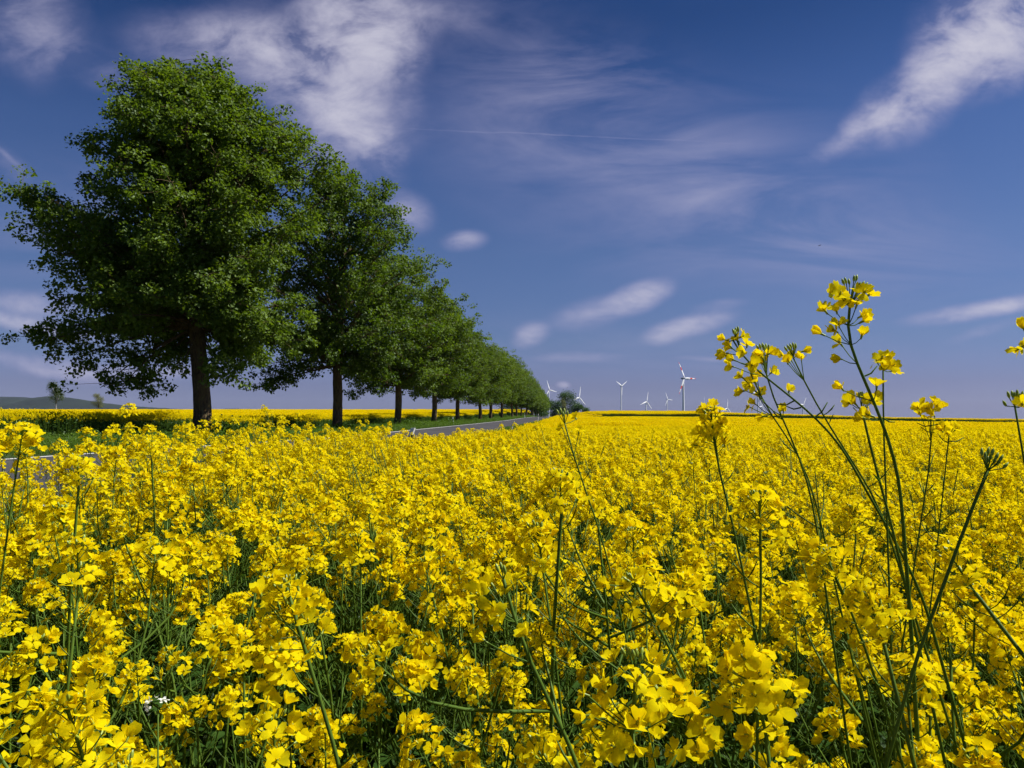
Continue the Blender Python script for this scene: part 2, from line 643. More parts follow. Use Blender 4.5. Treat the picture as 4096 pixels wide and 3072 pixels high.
def ground_rel(x, y):
    x = np.asarray(x, float)
    y = np.asarray(y, float)
    u = x - xr(y)
    R = road_h(y)
    Lh = left_h(y)
    Rh = right_h(x, y)
    h = R - 0.06 + 0 * u
    h = np.where((u < -8.3), R - 0.02 + 0.10 * sstep(-8.3, -9.2, u), h)
    a = sstep(-11.4, -15.5, u)
    h = np.where(u < -11.4, (R + 0.08) * (1 - a) + Lh * a, h)
    # right verge, a shallow ditch, then the field
    b = sstep(-1.0, -0.2, u)
    h = np.where(u > -1.0, (R - 0.06) + 0.05 * b, h)
    # embankment: near the road the crop follows the road's own rise further out
    edge = interp(y, [0, 4, 9, 15, 25, 54, 110, 185, 260], [-1.43, -1.43, -1.49, -1.61, -1.79, -1.98, -1.65, -1.32, -.87])
    c = sstep(0.2, 1.6, u)
    h = np.where(u > 0.2, (R - 0.01) * (1 - c) + edge * c, h)
    wid = interp(y, [0, 20, 120, 300], [4.0, 7, 12, 14])
    d = sstep(1.6, 1.6 + wid, u)
    h = np.where(u > 1.6, edge * (1 - d) + Rh * d, h)
    # fine unevenness
    h = h + 0.03 * np.sin(x * 1.3 + 0.7 * y) * np.sin(y * 0.9 - 0.4 * x) * ((u > 2.5) | (u < -13))
    return h


def gz(x, y):
    return EYE + ground_rel(x, y)


def build_ground():
    ua = np.concatenate([-np.geomspace(6000, 16, 46), np.arange(-15.5, 6.01, 0.25), np.geomspace(6.5, 6000, 70)])
    ya = np.concatenate([np.arange(-40, -2, 3), np.arange(-2, 30, 0.6), np.geomspace(30, 7000, 190)])
    U, Y = np.meshgrid(ua, ya)
    X = U + xr(Y)
    Z = gz(X, Y)
    V = np.stack([X, Y, Z], -1).reshape(-1, 3)
    nu, ny = len(ua), len(ya)
    i = np.arange(ny - 1)[:, None] * nu
    j = np.arange(nu - 1)[None]
    Q = np.stack([i + j, i + j + 1, i + nu + j + 1, i + nu + j], -1).reshape(-1, 4)
    mb = MB()
    mb.add(V, Q)
    m = simple_mat('soil_and_weeds', (0.016, 0.020, 0.006), 1.0, 1.4, (0.028, 0.050, 0.010), bump=0.03, bump_scale=9)
    tagp(mb.build('ground', m), kind='structure')


build_ground()


def strip(name, u0, u1, dz, mat, y0=-30, y1=620, nu=2, thick=0.0):
    ya = np.concatenate([np.arange(y0, 60, 2.0), np.geomspace(60, y1, 80)])
    ua = np.linspace(u0, u1, nu)
    U, Y = np.meshgrid(ua, ya)
    X = U + xr(Y)
    Z = EYE + road_h(Y) + dz
    V = np.stack([X, Y, Z], -1).reshape(-1, 3)
    i = np.arange(len(ya) - 1)[:, None] * nu
    j = np.arange(nu - 1)[None]
    Q = np.stack([i + j, i + j + 1, i + nu + j + 1, i + nu + j], -1).reshape(-1, 4)
    mb = MB()
    mb.add(V, Q)
    return tagp(mb.build(name, mat), kind='structure')


strip('road', -8.45, -0.75, 0.0, M_ASPHALT, nu=6)
strip('road_edge_line', -8.22, -8.02, 0.006, M_PAINT)
strip('road_edge_line', -1.15, -0.98, 0.006, M_PAINT)


def build_hills():
    mh = simple_mat('far_hill_woods', (0.008, 0.014, 0.014), 0.95, 0.004, (0.015, 0.026, 0.018))
    for d, prof in ((5200, [(-700, 396), (-300, 398), (-60, 400), (0, 396.5), (22, 397), (50, 400), (80, 404), (115, 406), (150, 407), (180, 409), (240, 413), (300, 416), (700, 424)]),
                    (3600, [(-700, 401), (-100, 401), (0, 405), (15, 402.5), (30, 398), (48, 396), (68, 397.5), (95, 401.5), (125, 405.5), (160, 408), (190, 410.5), (260, 416), (500, 424)]),
                    (6400, [(150, 414), (200, 411), (228, 408.6), (262, 409.2), (300, 411), (430, 410.8), (447, 409.2), (475, 409.8), (540, 411.5), (575, 413), (640, 426), (1100, 440)])):
        px = np.linspace(prof[0][0], prof[-1][0], 260)
        py = np.interp(px, [p[0] for p in prof], [p[1] for p in prof])
        py = py + 0.25 * np.sin(px * 0.9) * np.sin(px * 0.31) + RS.normal(size=len(px)) * 0.12
        rows = []
        for back, fz in ((-900, None), (-450, 0.55), (-150, 0.9), (0, 1.0), (300, 0.9), (1200, None)):
            y = d + back
            X = (px - 512) / F * (d + back)
            top = EYE + (416 - py) * d / F
            base = -0.0125 * d - 20
            Z = np.full(len(px), base) if fz is None else base + (top - base) * fz + RS.normal(size=len(px)) * (0 if fz == 1 else 2)
            rows.append(np.stack([X, np.full(len(px), y), Z], -1))
        V = np.concatenate(rows)
        k = len(px)
        i = np.arange(len(rows) - 1)[:, None] * k
        j = np.arange(k - 1)[None]
        Q = np.stack([i + j, i + j + 1, i + k + j + 1, i + k + j], -1).reshape(-1, 4)
        mb = MB()
        mb.add(V, Q)
        tagp(mb.build('hills', mh), kind='structure')


build_hills()

# ------------------------------------------------------------------ rapeseed: flower, flower head, plant
def petal_grid(rs, res):
    """one petal pointing along +X, lying roughly in XY; returns V, Q"""
    if res == 2:
        s = np.array([0.0, 0.38, 0.75, 1.0])
        w = np.array([0.0012, 0.0046, 0.0062, 0.0036])
        t = np.array([-1, 0, 1.0])
    elif res == 1:
        s = np.array([0.05, 0.62, 1.0])
        w = np.array([0.0014, 0.0060, 0.0036])
        t = np.array([-1, 1.0])
    L = 0.0114 * rs.uniform(0.9, 1.15)
    w = w * rs.uniform(0.85, 1.12)
    bend = rs.uniform(-0.0042, 0.0042)
    lift = rs.uniform(0.0, 0.0045)
    cup = rs.uniform(-0.2, 0.4)
    tw = rs.uniform(-0.4, 0.4)
    V = []
    for si, wi in zip(s, w):
        for ti in t:
            x = L * si - (0.0016 if (si == 1.0 and ti == 0) else 0)
            y = wi * ti
            z = lift * math.sin(si * 1.6) - bend * si * si * 2.0 + cup * abs(ti) * wi + tw * y * si
            V.append((x, y, z))
    a, b = len(s), len(t)
    Q = [(i * b + j, i * b + j + 1, (i + 1) * b + j + 1, (i + 1) * b + j) for i in range(a - 1) for j in range(b - 1)]
    return np.array(V), np.array(Q)


def flower(rs, res, openness=None):
    """four-petalled flower, opening towards +Z, base at the origin"""
    mb = MB()
    op = openness if openness is not None else rs.uniform(0.5, 1.05)
    a0 = rs.uniform(0, 6.28)
    for k in range(4):
        if res < 2 and rs.rand() < 0.04:
            continue
        V, Q = petal_grid(rs, res)
        el = (1 - op) * 1.25 + rs.uniform(-0.18, 0.18)
        ce, se = math.cos(el), math.sin(el)
        V = np.stack([V[:, 0] * ce - V[:, 2] * se, V[:, 1], V[:, 0] * se + V[:, 2] * ce], -1)
        V[:, 2] += 0.003
        V[:, 0] += 0.0008
        a = a0 + k * math.pi / 2 + rs.uniform(-0.22, 0.22)
        ca, sa = math.cos(a), math.sin(a)
        V = np.stack([V[:, 0] * ca - V[:, 1] * sa, V[:, 0] * sa + V[:, 1] * ca, V[:, 2]], -1)
        mb.add(V, Q, m=0)
    if res == 2:   # calyx and stamens
        tube(mb, [(0, 0, -0.002), (0, 0, 0.004), (0, 0, 0.0085)], [0.0011, 0.0016, 0.0007], 4, m=1)
        for k in range(3):
            a = k * 2.1 + a0
            tube(mb, [(0, 0, 0.002), (0.002 * math.cos(a), 0.002 * math.sin(a), 0.009)], [0.0005, 0.0009], 3, m=0)
    return mb


FL_HI = [flower(RS, 2) for _ in range(14)]
FL_MID = [flower(RS, 1) for _ in range(12)]


def bud(mb, p, d, L, r, n=5, m=1):
    d = unit(d)
    P = np.array([p, p + d * L * 0.35, p + d * L * 0.7, p + d * L])
    tube(mb, P, [r * 0.5, r, r * 0.85, r * 0.3], n, m=m)


def rot_to(d, rs):
    return frames(np.asarray(d, float)[None], rs=rs)[0]


def head(rs, nfl, L, fl, nbud, ns=4, wind=-0.25, budscale=1.0, spread=1.0):
    """a raceme along +Z from the origin: buds on top, open flowers in a dome and skirt below"""
    mb = MB()
    tube(mb, [(0, 0, -0.01), (0, 0, L * 0.5), (0, 0, L)], [0.0017, 0.0014, 0.0009], ns, m=2)
    for k in range(nfl):
        f = (k + 0.5) / nfl
        z = L * (f ** 0.8) * 0.92
        a = k * 2.39996 + rs.uniform(-0.4, 0.4)
        ped = (0.014 + 0.012 * (1 - f)) * rs.uniform(0.75, 1.3) * spread
        el = 0.25 + 0.75 * f + rs.uniform(-0.25, 0.25)
        d = np.array([math.cos(a) * math.cos(el) + wind * 0.5, math.sin(a) * math.cos(el), math.sin(el)])
        p0 = np.array([0, 0, z])
        p1 = p0 + d * ped
        tube(mb, [p0, p1], [0.0006, 0.0006], 3, m=2, cap=False)
        nd = unit(d + np.array([wind * 0.5, -0.1, 0.55]) + rs.normal(size=3) * 0.30)
        sc = rs.uniform(0.85, 1.15)
        mb.addmb(fl[rs.randint(len(fl))], rot_to(nd, rs) * sc, p1)
    for k in range(nbud):
        a = k * 2.39996
        rr = 0.012 * math.sqrt((k + 0.5) / nbud)
        d = np.array([math.cos(a) * rr * 40, math.sin(a) * rr * 40, 0.7])
        d = unit(d + np.array([wind * 0.3, 0, 0]))
        p = np.array([0, 0, L * 0.97]) + np.array([math.cos(a) * rr * 0.5, math.sin(a) * rr * 0.5, 0])
        bud(mb, p + d * rs.uniform(0.004, 0.010), d, 0.0075 * budscale * rs.uniform(0.8, 1.2), 0.0019 * budscale, 4)
    return mb


def pod(mb, p, d, L, rs, r=0.0009, n=3):
    d = unit(d)
    up = np.array([0, 0, 1.0])
    tube(mb, [p, p + d * L * 0.35, p + d * L * 0.7 + up * L * 0.10, p + d * L * 0.95 + up * L * 0.28], [r * 0.8, r * 0.8, r * 1.2, r * 0.5], n, m=2)


def leaf_blade(mb, p, d, L, w, rs, m=3, droop=0.5):
    d = unit(d)
    side = unit(np.cross(d, [0, 0, 1.0]))
    s = np.array([0, 0.25, 0.55, 0.8, 1.0])
    ww = np.array([0.15, 0.75, 1.0, 0.7, 0.05]) * w
    V = []
    for si, wi in zip(s, ww):
        c = p + d * L * si - np.array([0, 0, 1.0]) * droop * L * si * si
        for t in (-1, 0, 1):
            V.append(c + side * wi * t + np.array([0, 0, 0.25 * wi * abs(t) + rs.normal() * 0.06 * wi]))
    Q = [(i * 3 + j, i * 3 + j + 1, i * 3 + 3 + j + 1, i * 3 + 3 + j) for i in range(4) for j in range(2)]
    mb.add(np.array(V), Q, m=m)


def stem_curve(p0, p1, rs, sag=0.05, k=6):
    t = np.linspace(0, 1, k)[:, None]
    P = p0 * (1 - t) + p1 * t
    off = rs.normal(size=3) * sag * np.linalg.norm(p1 - p0) * 0.3
    off[2] = 0
    bow = np.sin(t * math.pi)
    return P + bow * off


def plant_skeleton(rs, H, nbr, spread=1.0):
    """main stem and branches; returns list of (curve, r0, r1) and head bases (point, direction)"""
    top = np.array([rs.normal() * 0.07 - 0.07, rs.normal() * 0.07, H])
    main = stem_curve(np.zeros(3), top, rs, 0.25, 8)
    curves = [(main, 0.0055, 0.0022)]
    heads = [(main[-1], unit(main[-1] - main[-2] + np.array([-0.02, 0, 0.0])))]
    for k in range(nbr):
        f = rs.uniform(0.42, 0.86)
        i = f * 7
        a = main[int(i)] * (1 - i % 1) + main[min(int(i) + 1, 7)] * (i % 1)
        az = k * 2.4 + rs.uniform(-0.5, 0.5)
        hh = H * rs.uniform(0.80, 0.99) if f > 0.5 else H * rs.uniform(0.72, 0.95)
        hh = max(hh, a[2] + 0.12)
        r = (0.07 + 0.20 * rs.rand()) * spread
        e = np.array([a[0] + math.cos(az) * r - 0.04, a[1] + math.sin(az) * r, hh])
        t = np.linspace(0, 1, 6)[:, None]
        P = a * (1 - t) + e * t
        P[:, :2] += (np.sin(t * math.pi) * 0.22 * r) * np.array([math.cos(az), math.sin(az)])
        curves.append((P, 0.0032, 0.0016))
        heads.append((P[-1], unit(P[-1] - P[-2])))
    return curves, heads


def stem_mb(rs, curves, heads, n=5, pods=10, detail=True):
    mb = MB()
    for P, r0, r1 in curves:
        tube(mb, P, np.linspace(r0, r1, len(P)), n if r0 > 0.004 else max(3, n - 1), m=2)
    for (p, d), (P, r0, r1) in zip(heads, curves):
        Lp = np.linalg.norm(P[-1] - P[0])
        for k in range(pods):
            f = rs.uniform(0.01, min(0.26, 0.8 * Lp))
            q = p - d * f
            a = k * 2.4
            dd = np.array([math.cos(a), math.sin(a), 0.55])
            pod(mb, q, dd, rs.uniform(0.022, 0.06), rs)
    return mb


HEADS_HI = [head(RS, RS.randint(11, 22), RS.uniform(0.03, 0.065), FL_HI, RS.randint(6, 12), spread=RS.uniform(0.95, 1.35)) for _ in range(10)]
HEADS_MID = [head(RS, RS.randint(11, 19), RS.uniform(0.03, 0.065), FL_MID, RS.randint(4, 7), ns=3, spread=RS.uniform(0.95, 1.3)) for _ in range(8)]
HEAD_MESH = [h.mesh('flower_head', RAPE) for h in HEADS_HI]


def leaves_mb(rs, H, n=5, lo=0.12, hi=0.6):
    out = []
    for k in range(n):
        mb = MB()
        z = H * rs.uniform(lo, hi)
        a = rs.uniform(0, 6.28)
        leaf_blade(mb, np.array([0, 0, z]), np.array([math.cos(a), math.sin(a), 0.7]), rs.uniform(0.08, 0.20), rs.uniform(0.010, 0.030), rs)
        out.append(mb)
    return out


# ---- prototypes of whole plants for the near rows (things with parts)
def make_plant(H, nbr, label, group):
    rs = RS
    root = empty('rapeseed_plant', (0, 0, 0), label, 'rapeseed plant', group)
    cur, hd = plant_skeleton(rs, H, nbr)
    stem_mb(rs, cur, hd, 6, 15).build('stem', RAPE, root)
    for p, d in hd:
        o = link_mesh('flower_head', HEAD_MESH[rs.randint(len(HEAD_MESH))], root, tuple(p))
        q = Vector(d).to_track_quat('Z', 'Y')
        e = q.to_euler()
        o.rotation_euler = e
        s = rs.uniform(0.88, 1.36)
        o.scale = (s, s, s)
    for mb in leaves_mb(rs, H, 6, 0.08, 0.62):
        mb.build('leaf', RAPE, root)
    return root


def copy_tree(o, parent=None):
    c = o.copy()
    C.objects.link(c)
    c.parent = parent
    for ch in o.children:
        copy_tree(ch, c)
    return c


FIELD_U0 = 1.0
PLANT_H = 1.14
NEAR_LABEL = 'one of the yellow flowering rapeseed plants packed together in the nearest rows of the crop'
NEAR_GROUP = 'rapeseed plants in the nearest rows'
HERO_XY = []


# ------------------------------------------------------------------ the tall plants that stand out
def hero(name_label, pts, y0, flowers=(), buds=(), y1=None, r0=0.0036, r1=0.0014, raceme=None, leaves=(), pods=(), group=None, fsc=1.0, to_ground=True, podn=5, head_n=14):
    """pts: picture points of the stem from the lowest seen to the tip, at depth y0 (low) .. y1 (tip)"""
    rs = RS
    y1 = y0 if y1 is None else y1
    n = len(pts)
    P = [at(p[0], p[1], y0 + (y1 - y0) * i / (n - 1)) for i, p in enumerate(pts)]
    if to_ground:
        d = P[0] - P[1]
        d = d / max(1e-6, -d[2]) if d[2] < 0 else np.array([0.1, 0.02, -1.0])
        d[0] = np.clip(d[0], -0.5, 0.5) * 0.6
        d[1] *= 0.2
        zg = gz(P[0][0], P[0][1])
        drop = P[0][2] - zg
        pre = [P[0] + d * drop, P[0] + d * drop * 0.66, P[0] + d * drop * 0.33]
        P = pre + P
    P = np.array(P)
    base = P[0].copy()
    HERO_XY.append((base[0], base[1]))
    root = empty('rapeseed_plant', tuple(base), name_label, 'rapeseed plant', group)
    # smooth resample
    t = np.concatenate([[0], np.cumsum(np.linalg.norm(np.diff(P, axis=0), axis=1))])
    tt = np.linspace(0, t[-1], max(14, 4 * len(P)))
    Q = np.stack([np.interp(tt, t, P[:, k]) for k in range(3)], -1)
    for _ in range(2):
        Q[1:-1] = 0.25 * Q[:-2] + 0.5 * Q[1:-1] + 0.25 * Q[2:]
    mb = MB()
    tube(mb, Q - base, np.interp(tt / tt[-1], [0, 0.5, 1], [max(r0 * 1.3, 0.004), r0, r1]), 7, m=2)
    tip = Q[-1]
    yt = tip[1]
    axis = unit(Q[-1] - Q[-3])

    def nearest_below(q):
        dd = np.linalg.norm(Q - q, axis=1) + np.maximum(0, (Q[:, 2] - q[2] + 0.006)) * 3
        return Q[int(np.argmin(dd))]
    for k in range(podn):
        f = tt[-1] - rs.uniform(0.10, 0.32)
        c = np.array([np.interp(f, tt, Q[:, i]) for i in range(3)]) - base
        a = rs.uniform(0, 6.28)
        pod(mb, c, np.array([math.cos(a), math.sin(a) * 0.7, 0.6]), rs.uniform(0.022, 0.05), rs, r=0.0011, n=4)
    for (a, b) in pods:      # seen pods / side twigs
        A, B = at(*a, yt) - base, at(*b, yt) - base
        mid = (A + B) / 2 + np.array([0, 0, -0.15 * np.linalg.norm(B - A)])
        tube(mb, [A, mid, B], [0.0012, 0.0012, 0.0008], 4, m=2)
    for (a, b, w) in leaves:
        lm = MB()
        A, B = at(*a, yt) - base, at(*b, yt) - base
        leaf_blade(lm, A, B - A, np.linalg.norm(B - A), w, rs, droop=0.1)
        lm.build('leaf', RAPE, root)
    fls = []
    for fx, fy in flowers:
        q = at(fx, fy, yt + rs.uniform(-0.03, 0.03))
        s = nearest_below(q)
        d = unit(q - s)
        tube(mb, [s - base, s - base + (q - s) * 0.5 + np.array([0, 0, -0.002]), q - base], [0.0008, 0.0007, 0.0007], 4, m=2, cap=False)
        fls.append((q, d))
    hd2 = None
    mb.build('stem', RAPE, root)
    if raceme:
        sp, L = raceme
        hm = head(rs, head_n, L, FL_HI, 9, spread=0.5 + 0.5 * sp)
        hd = hm.build('flower_head', RAPE, root, loc=tuple(tip - base - axis * L * 1.0))
        hd.rotation_euler = Vector(axis).to_track_quat('Z', 'Y').to_euler()
    if buds:
        bm_ = MB()
        for bx, by in buds:
            q = at(bx, by, yt + rs.uniform(-0.008, 0.008))
            d = unit(q - (tip - axis * 0.02) + np.array([0, 0, 0.004]))
            s = nearest_below(q - d * 0.01)
            tube(bm_, [s - base, q - base], [0.0007, 0.0008], 3, m=2, cap=False)
            bud(bm_, q - base, d, 0.0095, 0.0021, 6)
        hd2 = bm_.build('flower_head', RAPE, root)
    for q, d in fls:
        nd = unit(d + rs.normal(size=3) * 0.3 + np.array([-0.15, -0.25, 0.1]))
        fm = flower(rs, 2, rs.uniform(0.2, 0.85))
        f2 = MB()
        f2.addmb(fm, rot_to(nd, rs) * fsc * 0.92 * rs.uniform(0.9, 1.15))
        f2.build('flower', RAPE, hd2 or root, loc=tuple(q - base))
    return root


def c6(*pp):
    return [(700 + a * 0.1465, 262.5 + b * 0.1465) for a, b in pp]


def c7(*pp):
    return [(700 + a * 0.1917, 450 + b * 0.1917) for a, b in pp]


def c8(*pp):
    return [(300 + a * 0.1808, 500 + b * 0.1808) for a, b in pp]


def cf(*pp):
    return [(a * 0.46293, b * 0.46293) for a, b in pp]


TALL = 'tall rapeseed plants sticking up above the crop'
hero('tallest rapeseed plant, its thick green stem rising far above the skyline on the right',
     c7((1095, 830), (1080, 650)) + c6((1360, 1450), (1310, 1280), (1240, 1070), (1160, 900), (1110, 760), (1050, 640), (1000, 540), (990, 420), (1010, 330), (1030, 240), (1050, 165)),
     1.12, flowers=c6((950, 205), (1140, 232), (1065, 225), (1010, 290), (1065, 305), (865, 345), (935, 345), (1085, 375), (1095, 410), (950, 440), (845, 495), (1100, 515), (970, 568), (970, 662), (978, 872), (1205, 862), (955, 225), (1000, 250), (1115, 215), (935, 475), (1180, 1050), (1120, 1062)),
     buds=c6((1000, 145), (1020, 150), (1050, 130), (1065, 125), (1100, 165), (1120, 170), (1140, 180), (985, 150), (1080, 175)), r0=0.0037, r1=0.0019, group=TALL, fsc=1.22, podn=0,
     pods=[c6((1125, 775), (1210, 705)), c6((1250, 1060), (1330, 1090))])
hero('slim rapeseed stem with one yellow flower head just right of the tallest plant',
     c6((1270, 1560), (1255, 1200), (1245, 950), (1240, 800), (1250, 735)), 1.22,
     flowers=c6((1215, 690), (1240, 660), (1275, 665), (1260, 700), (1300, 710), (1310, 740), (1235, 700), (1280, 690)), r0=0.0024, r1=0.0013, group=TALL, podn=3, fsc=1.15)
hero('rapeseed stem with open flower head crossing just left of the tallest plant at the skyline',
     c6((1280, 1659), (1230, 1520), (1190, 1380), (1150, 1220), (1110, 1080), (1105, 1000)), 1.2,
     flowers=c6((1030, 965), (1055, 955), (1070, 975), (1125, 935), (1150, 945), (1165, 960), (1120, 955), (1175, 935)), buds=c6((1090, 925), (1100, 920), (1110, 922)), r0=0.003, r1=0.0018, group=TALL, podn=1, fsc=1.15,
     pods=[c6((1105, 1030), (1045, 990)), c6((1105, 1030), (1145, 985))], leaves=[(c6((1240, 1520))[0], c6((1180, 1430))[0], 0.006)])
hero('long arching rapeseed stem leaning far left with flowers along its drooping tip',
     c7((1175, 800), (1080, 590)) + c6((1195, 1659), (1100, 1500), (1000, 1300), (880, 1150), (780, 1050), (650, 940), (560, 870), (470, 800), (400, 740), (330, 690), (270, 640), (235, 570), (225, 530)),
     1.25, flowers=c6((178, 530), (265, 515), (225, 590), (320, 575), (298, 610), (185, 620), (240, 670), (230, 712), (345, 700), (210, 575), (190, 645), (265, 540), (605, 885)),
     buds=c6((235, 490), (250, 480), (262, 475), (245, 495)), r0=0.0032, r1=0.0014, group=TALL, podn=0, fsc=1.15, pods=[c6((650, 940), (525, 968)), c6((690, 990), (590, 982)), c6((790, 1050), (870, 955))],
     leaves=[(c6((880, 1105))[0], c6((912, 1025))[0], 0.003)])
hero('rapeseed stem with a round budded flower head, second from the left in the tall group',
     c6((775, 1659), (720, 1420), (640, 1240), (580, 1100), (520, 960), (480, 880), (430, 770), (415, 700), (430, 625)), 1.28,
     flowers=c6((410, 632), (470, 625), (430, 660), (450, 690), (480, 758), (400, 640), (455, 640), (435, 700), (570, 1015), (515, 1050)),
     buds=c6((400, 598), (415, 590), (430, 585), (450, 590), (465, 598), (440, 600)), r0=0.0026, r1=0.0013, group=TALL, podn=2, fsc=1.12)
hero('short bushy rapeseed stem below the arching one with flowers scattered down its length',
     c6((760, 1500), (700, 1340), (585, 1170), (480, 1040), (420, 940), (370, 880), (350, 800), (345, 755)), 1.3,
     flowers=c6((340, 720), (390, 790), (345, 845), (310, 875), (425, 865), (295, 790), (408, 930), (385, 972), (350, 992), (435, 1050), (360, 760), (385, 830), (365, 700), (335, 830)), r0=0.0022, r1=0.0012, group=TALL, podn=2, fsc=1.12)
hero('straight rapeseed stem topped by dark buds and a few flowers, middle of the tall group',
     c6((1205, 1590), (1040, 1370), (880, 1105), (800, 980), (740, 880), (690, 780), (650, 720), (637, 650)), 1.3,
     flowers=c6((568, 637), (690, 610), (612, 682), (692, 665), (600, 690), (625, 670)), buds=c6((595, 605), (610, 595), (625, 588), (640, 582), (655, 588), (620, 605), (645, 600)), r0=0.0026, r1=0.0013, group=TALL, podn=2, fsc=1.15,
     leaves=[(c6((1030, 1370))[0], c6((985, 1340))[0], 0.004)])
hero('rapeseed plant with one dense flower head below and right of the red banded turbine',
     c6((200, 1659), (130, 1450), (80, 1220), (65, 1100), (75, 1030)), 1.35,
     flowers=c6((20, 1170), (60, 1190), (140, 1120), (130, 1135)), raceme=(1.35, 0.075), r0=0.003, r1=0.0016, group=TALL, head_n=24, fsc=1.3)
hero('rapeseed plant with a flat topped yellow head standing alone against the low sky at right',
     c6((1560, 1420), (1605, 1250), (1590, 1140), (1575, 1020)), 1.6,
     flowers=c6((1500, 1000), (1540, 975), (1590, 965), (1640, 1000), (1600, 1050), (1510, 1050), (1560, 1080), (1520, 985), (1615, 980), (1570, 1005), (1550, 1000)), r0=0.0024, r1=0.0014, group=TALL, podn=9, fsc=1.3,
     pods=[c6((1590, 1110), (1480, 1095)), c6((1595, 1110), (1680, 1065)), c6((1600, 1160), (1505, 1120))])
hero('low ragged rapeseed head with spreading pods, right of the flat topped plant',
     c6((1690, 1290), (1700, 1240), (1700, 1175)), 1.6,
     flowers=c6((1640, 1140), (1670, 1125), (1740, 1145), (1690, 1160), (1655, 1155), (1730, 1130)), r0=0.002, r1=0.0013, group=TALL, podn=6, fsc=1.25, pods=[c6((1700, 1220), (1800, 1195)), c6((1695, 1230), (1620, 1165))])
hero('rapeseed stem with closed green buds and hardly a flower at the right edge',
     c6((2212, 1330), (2170, 1150), (2145, 1050), (2150, 985)), 1.05,
     flowers=c6((2190, 965), (2200, 975)), buds=c6((2112, 925), (2135, 920), (2165, 915), (2160, 935), (2195, 925), (2090, 980), (2180, 940), (2150, 930)), r0=0.0024, r1=0.0013, group=TALL, podn=1)
hero('dark rapeseed stem leaning right, topped only with green buds',
     c7((1160, 960), (1250, 780), (1310, 600), (1380, 400), (1440, 230), (1500, 110)), 0.95,
     buds=c7((1470, 30), (1485, 50), (1500, 25), (1520, 30), (1540, 50), (1560, 60), (1580, 95), (1510, 55), (1530, 70), (1495, 70), (1550, 75)), r0=0.0025, r1=0.0020, group=TALL, podn=0)
hero('thin rapeseed stem with green buds at its tip just right of the road end',
     cf((1300, 1150), (1262, 1050), (1232, 980), (1220, 915)), 1.4, flowers=cf((1215, 925), (1245, 905), (1250, 935)),
     buds=cf((1207, 895), (1213, 892), (1220, 893), (1226, 898), (1218, 900)), r0=0.0022, r1=0.0013, group=TALL, podn=3)
hero('rapeseed head standing above the rest in front of the dark hedge at the left edge',
     cf((28, 1060), (38, 1010), (45, 960), (50, 925)), 1.55, flowers=cf((20, 965), (30, 975), (75, 940), (70, 960)), raceme=(1.5, 0.07), r0=0.003, r1=0.0016, group=TALL, head_n=20, fsc=1.3)
hero('foreground rapeseed plant with big open flowers on a thick slanting stem at bottom centre',
     c8((1550, 1460), (1400, 1150), (1290, 950), (1190, 740), (1140, 560), (1125, 440)), 0.78,
     flowers=c8((1065, 470), (1200, 450), (1090, 610), (1000, 530), (1260, 615), (1030, 785), (1250, 760), (1180, 860), (1050, 500), (1180, 480), (1110, 640)), buds=c8((1100, 400), (1120, 395), (1135, 410)), r0=0.0036, r1=0.0018, group=TALL, podn=2, fsc=1.0)
hero('foreground rapeseed plant leaning left with a wide flower head right of the centre',
     c8((2200, 1080), (2050, 820), (1930, 620), (1850, 460)), 0.92, raceme=(1.5, 0.06), flowers=c8((1700, 470), (1800, 520), (1750, 490)), r0=0.003, r1=0.0016, group=TALL, head_n=16)
hero('nearest rapeseed head with large bright petals at the bottom right of centre',
     c8((1830, 1480), (1850, 1200), (1870, 1000), (1860, 900)), 0.62, raceme=(1.5, 0.075), flowers=c8((1680, 1210), (1600, 1190), (1850, 1350), (1760, 1340), (1930, 1250), (1590, 1080), (1690, 1050)), r0=0.003, r1=0.0017, group=TALL, head_n=14)
hero('big bright yellow rapeseed head close to the lower left corner',
     cf((190, 1655), (170, 1620), (150, 1560), (145, 1530)), 0.72, raceme=(1.5, 0.075), flowers=cf((110, 1590), (190, 1545), (100, 1560)), r0=0.003, r1=0.0017, group=TALL, head_n=22)
hero('rapeseed head with overlapping petals beside the thick stem left of the centre foreground',
     cf((735, 1640), (690, 1500), (640, 1360), (620, 1270)), 0.80, raceme=(1.4, 0.08), flowers=cf((565, 1290), (590, 1310), (645, 1340)), r0=0.0034, r1=0.0018, group=TALL, head_n=18)
hero('rapeseed flowers cut by the right edge of the picture, high above the skyline',
     [(1032, 500), (1034, 420), (1033, 365), (1030, 340)], 1.0, flowers=[(1024.5, 331), (1021, 347), (1030, 342), (1026, 349)], r0=0.003, r1=0.0016, group=TALL, podn=0)
hero('rapeseed head with big petals in front of the field below the flat topped plant',
     c7((310, 1000), (330, 560), (300, 330), (310, 250)), 1.0, raceme=(1.6, 0.07), r0=0.0028, r1=0.0016, group=TALL, head_n=20)
hero('rapeseed head at the lower right with a dense dome of petals',
     c7((760, 700), (700, 640), (660, 560)), 1.05, raceme=(1.4, 0.065), r0=0.0028, r1=0.0016, group=TALL, head_n=18)

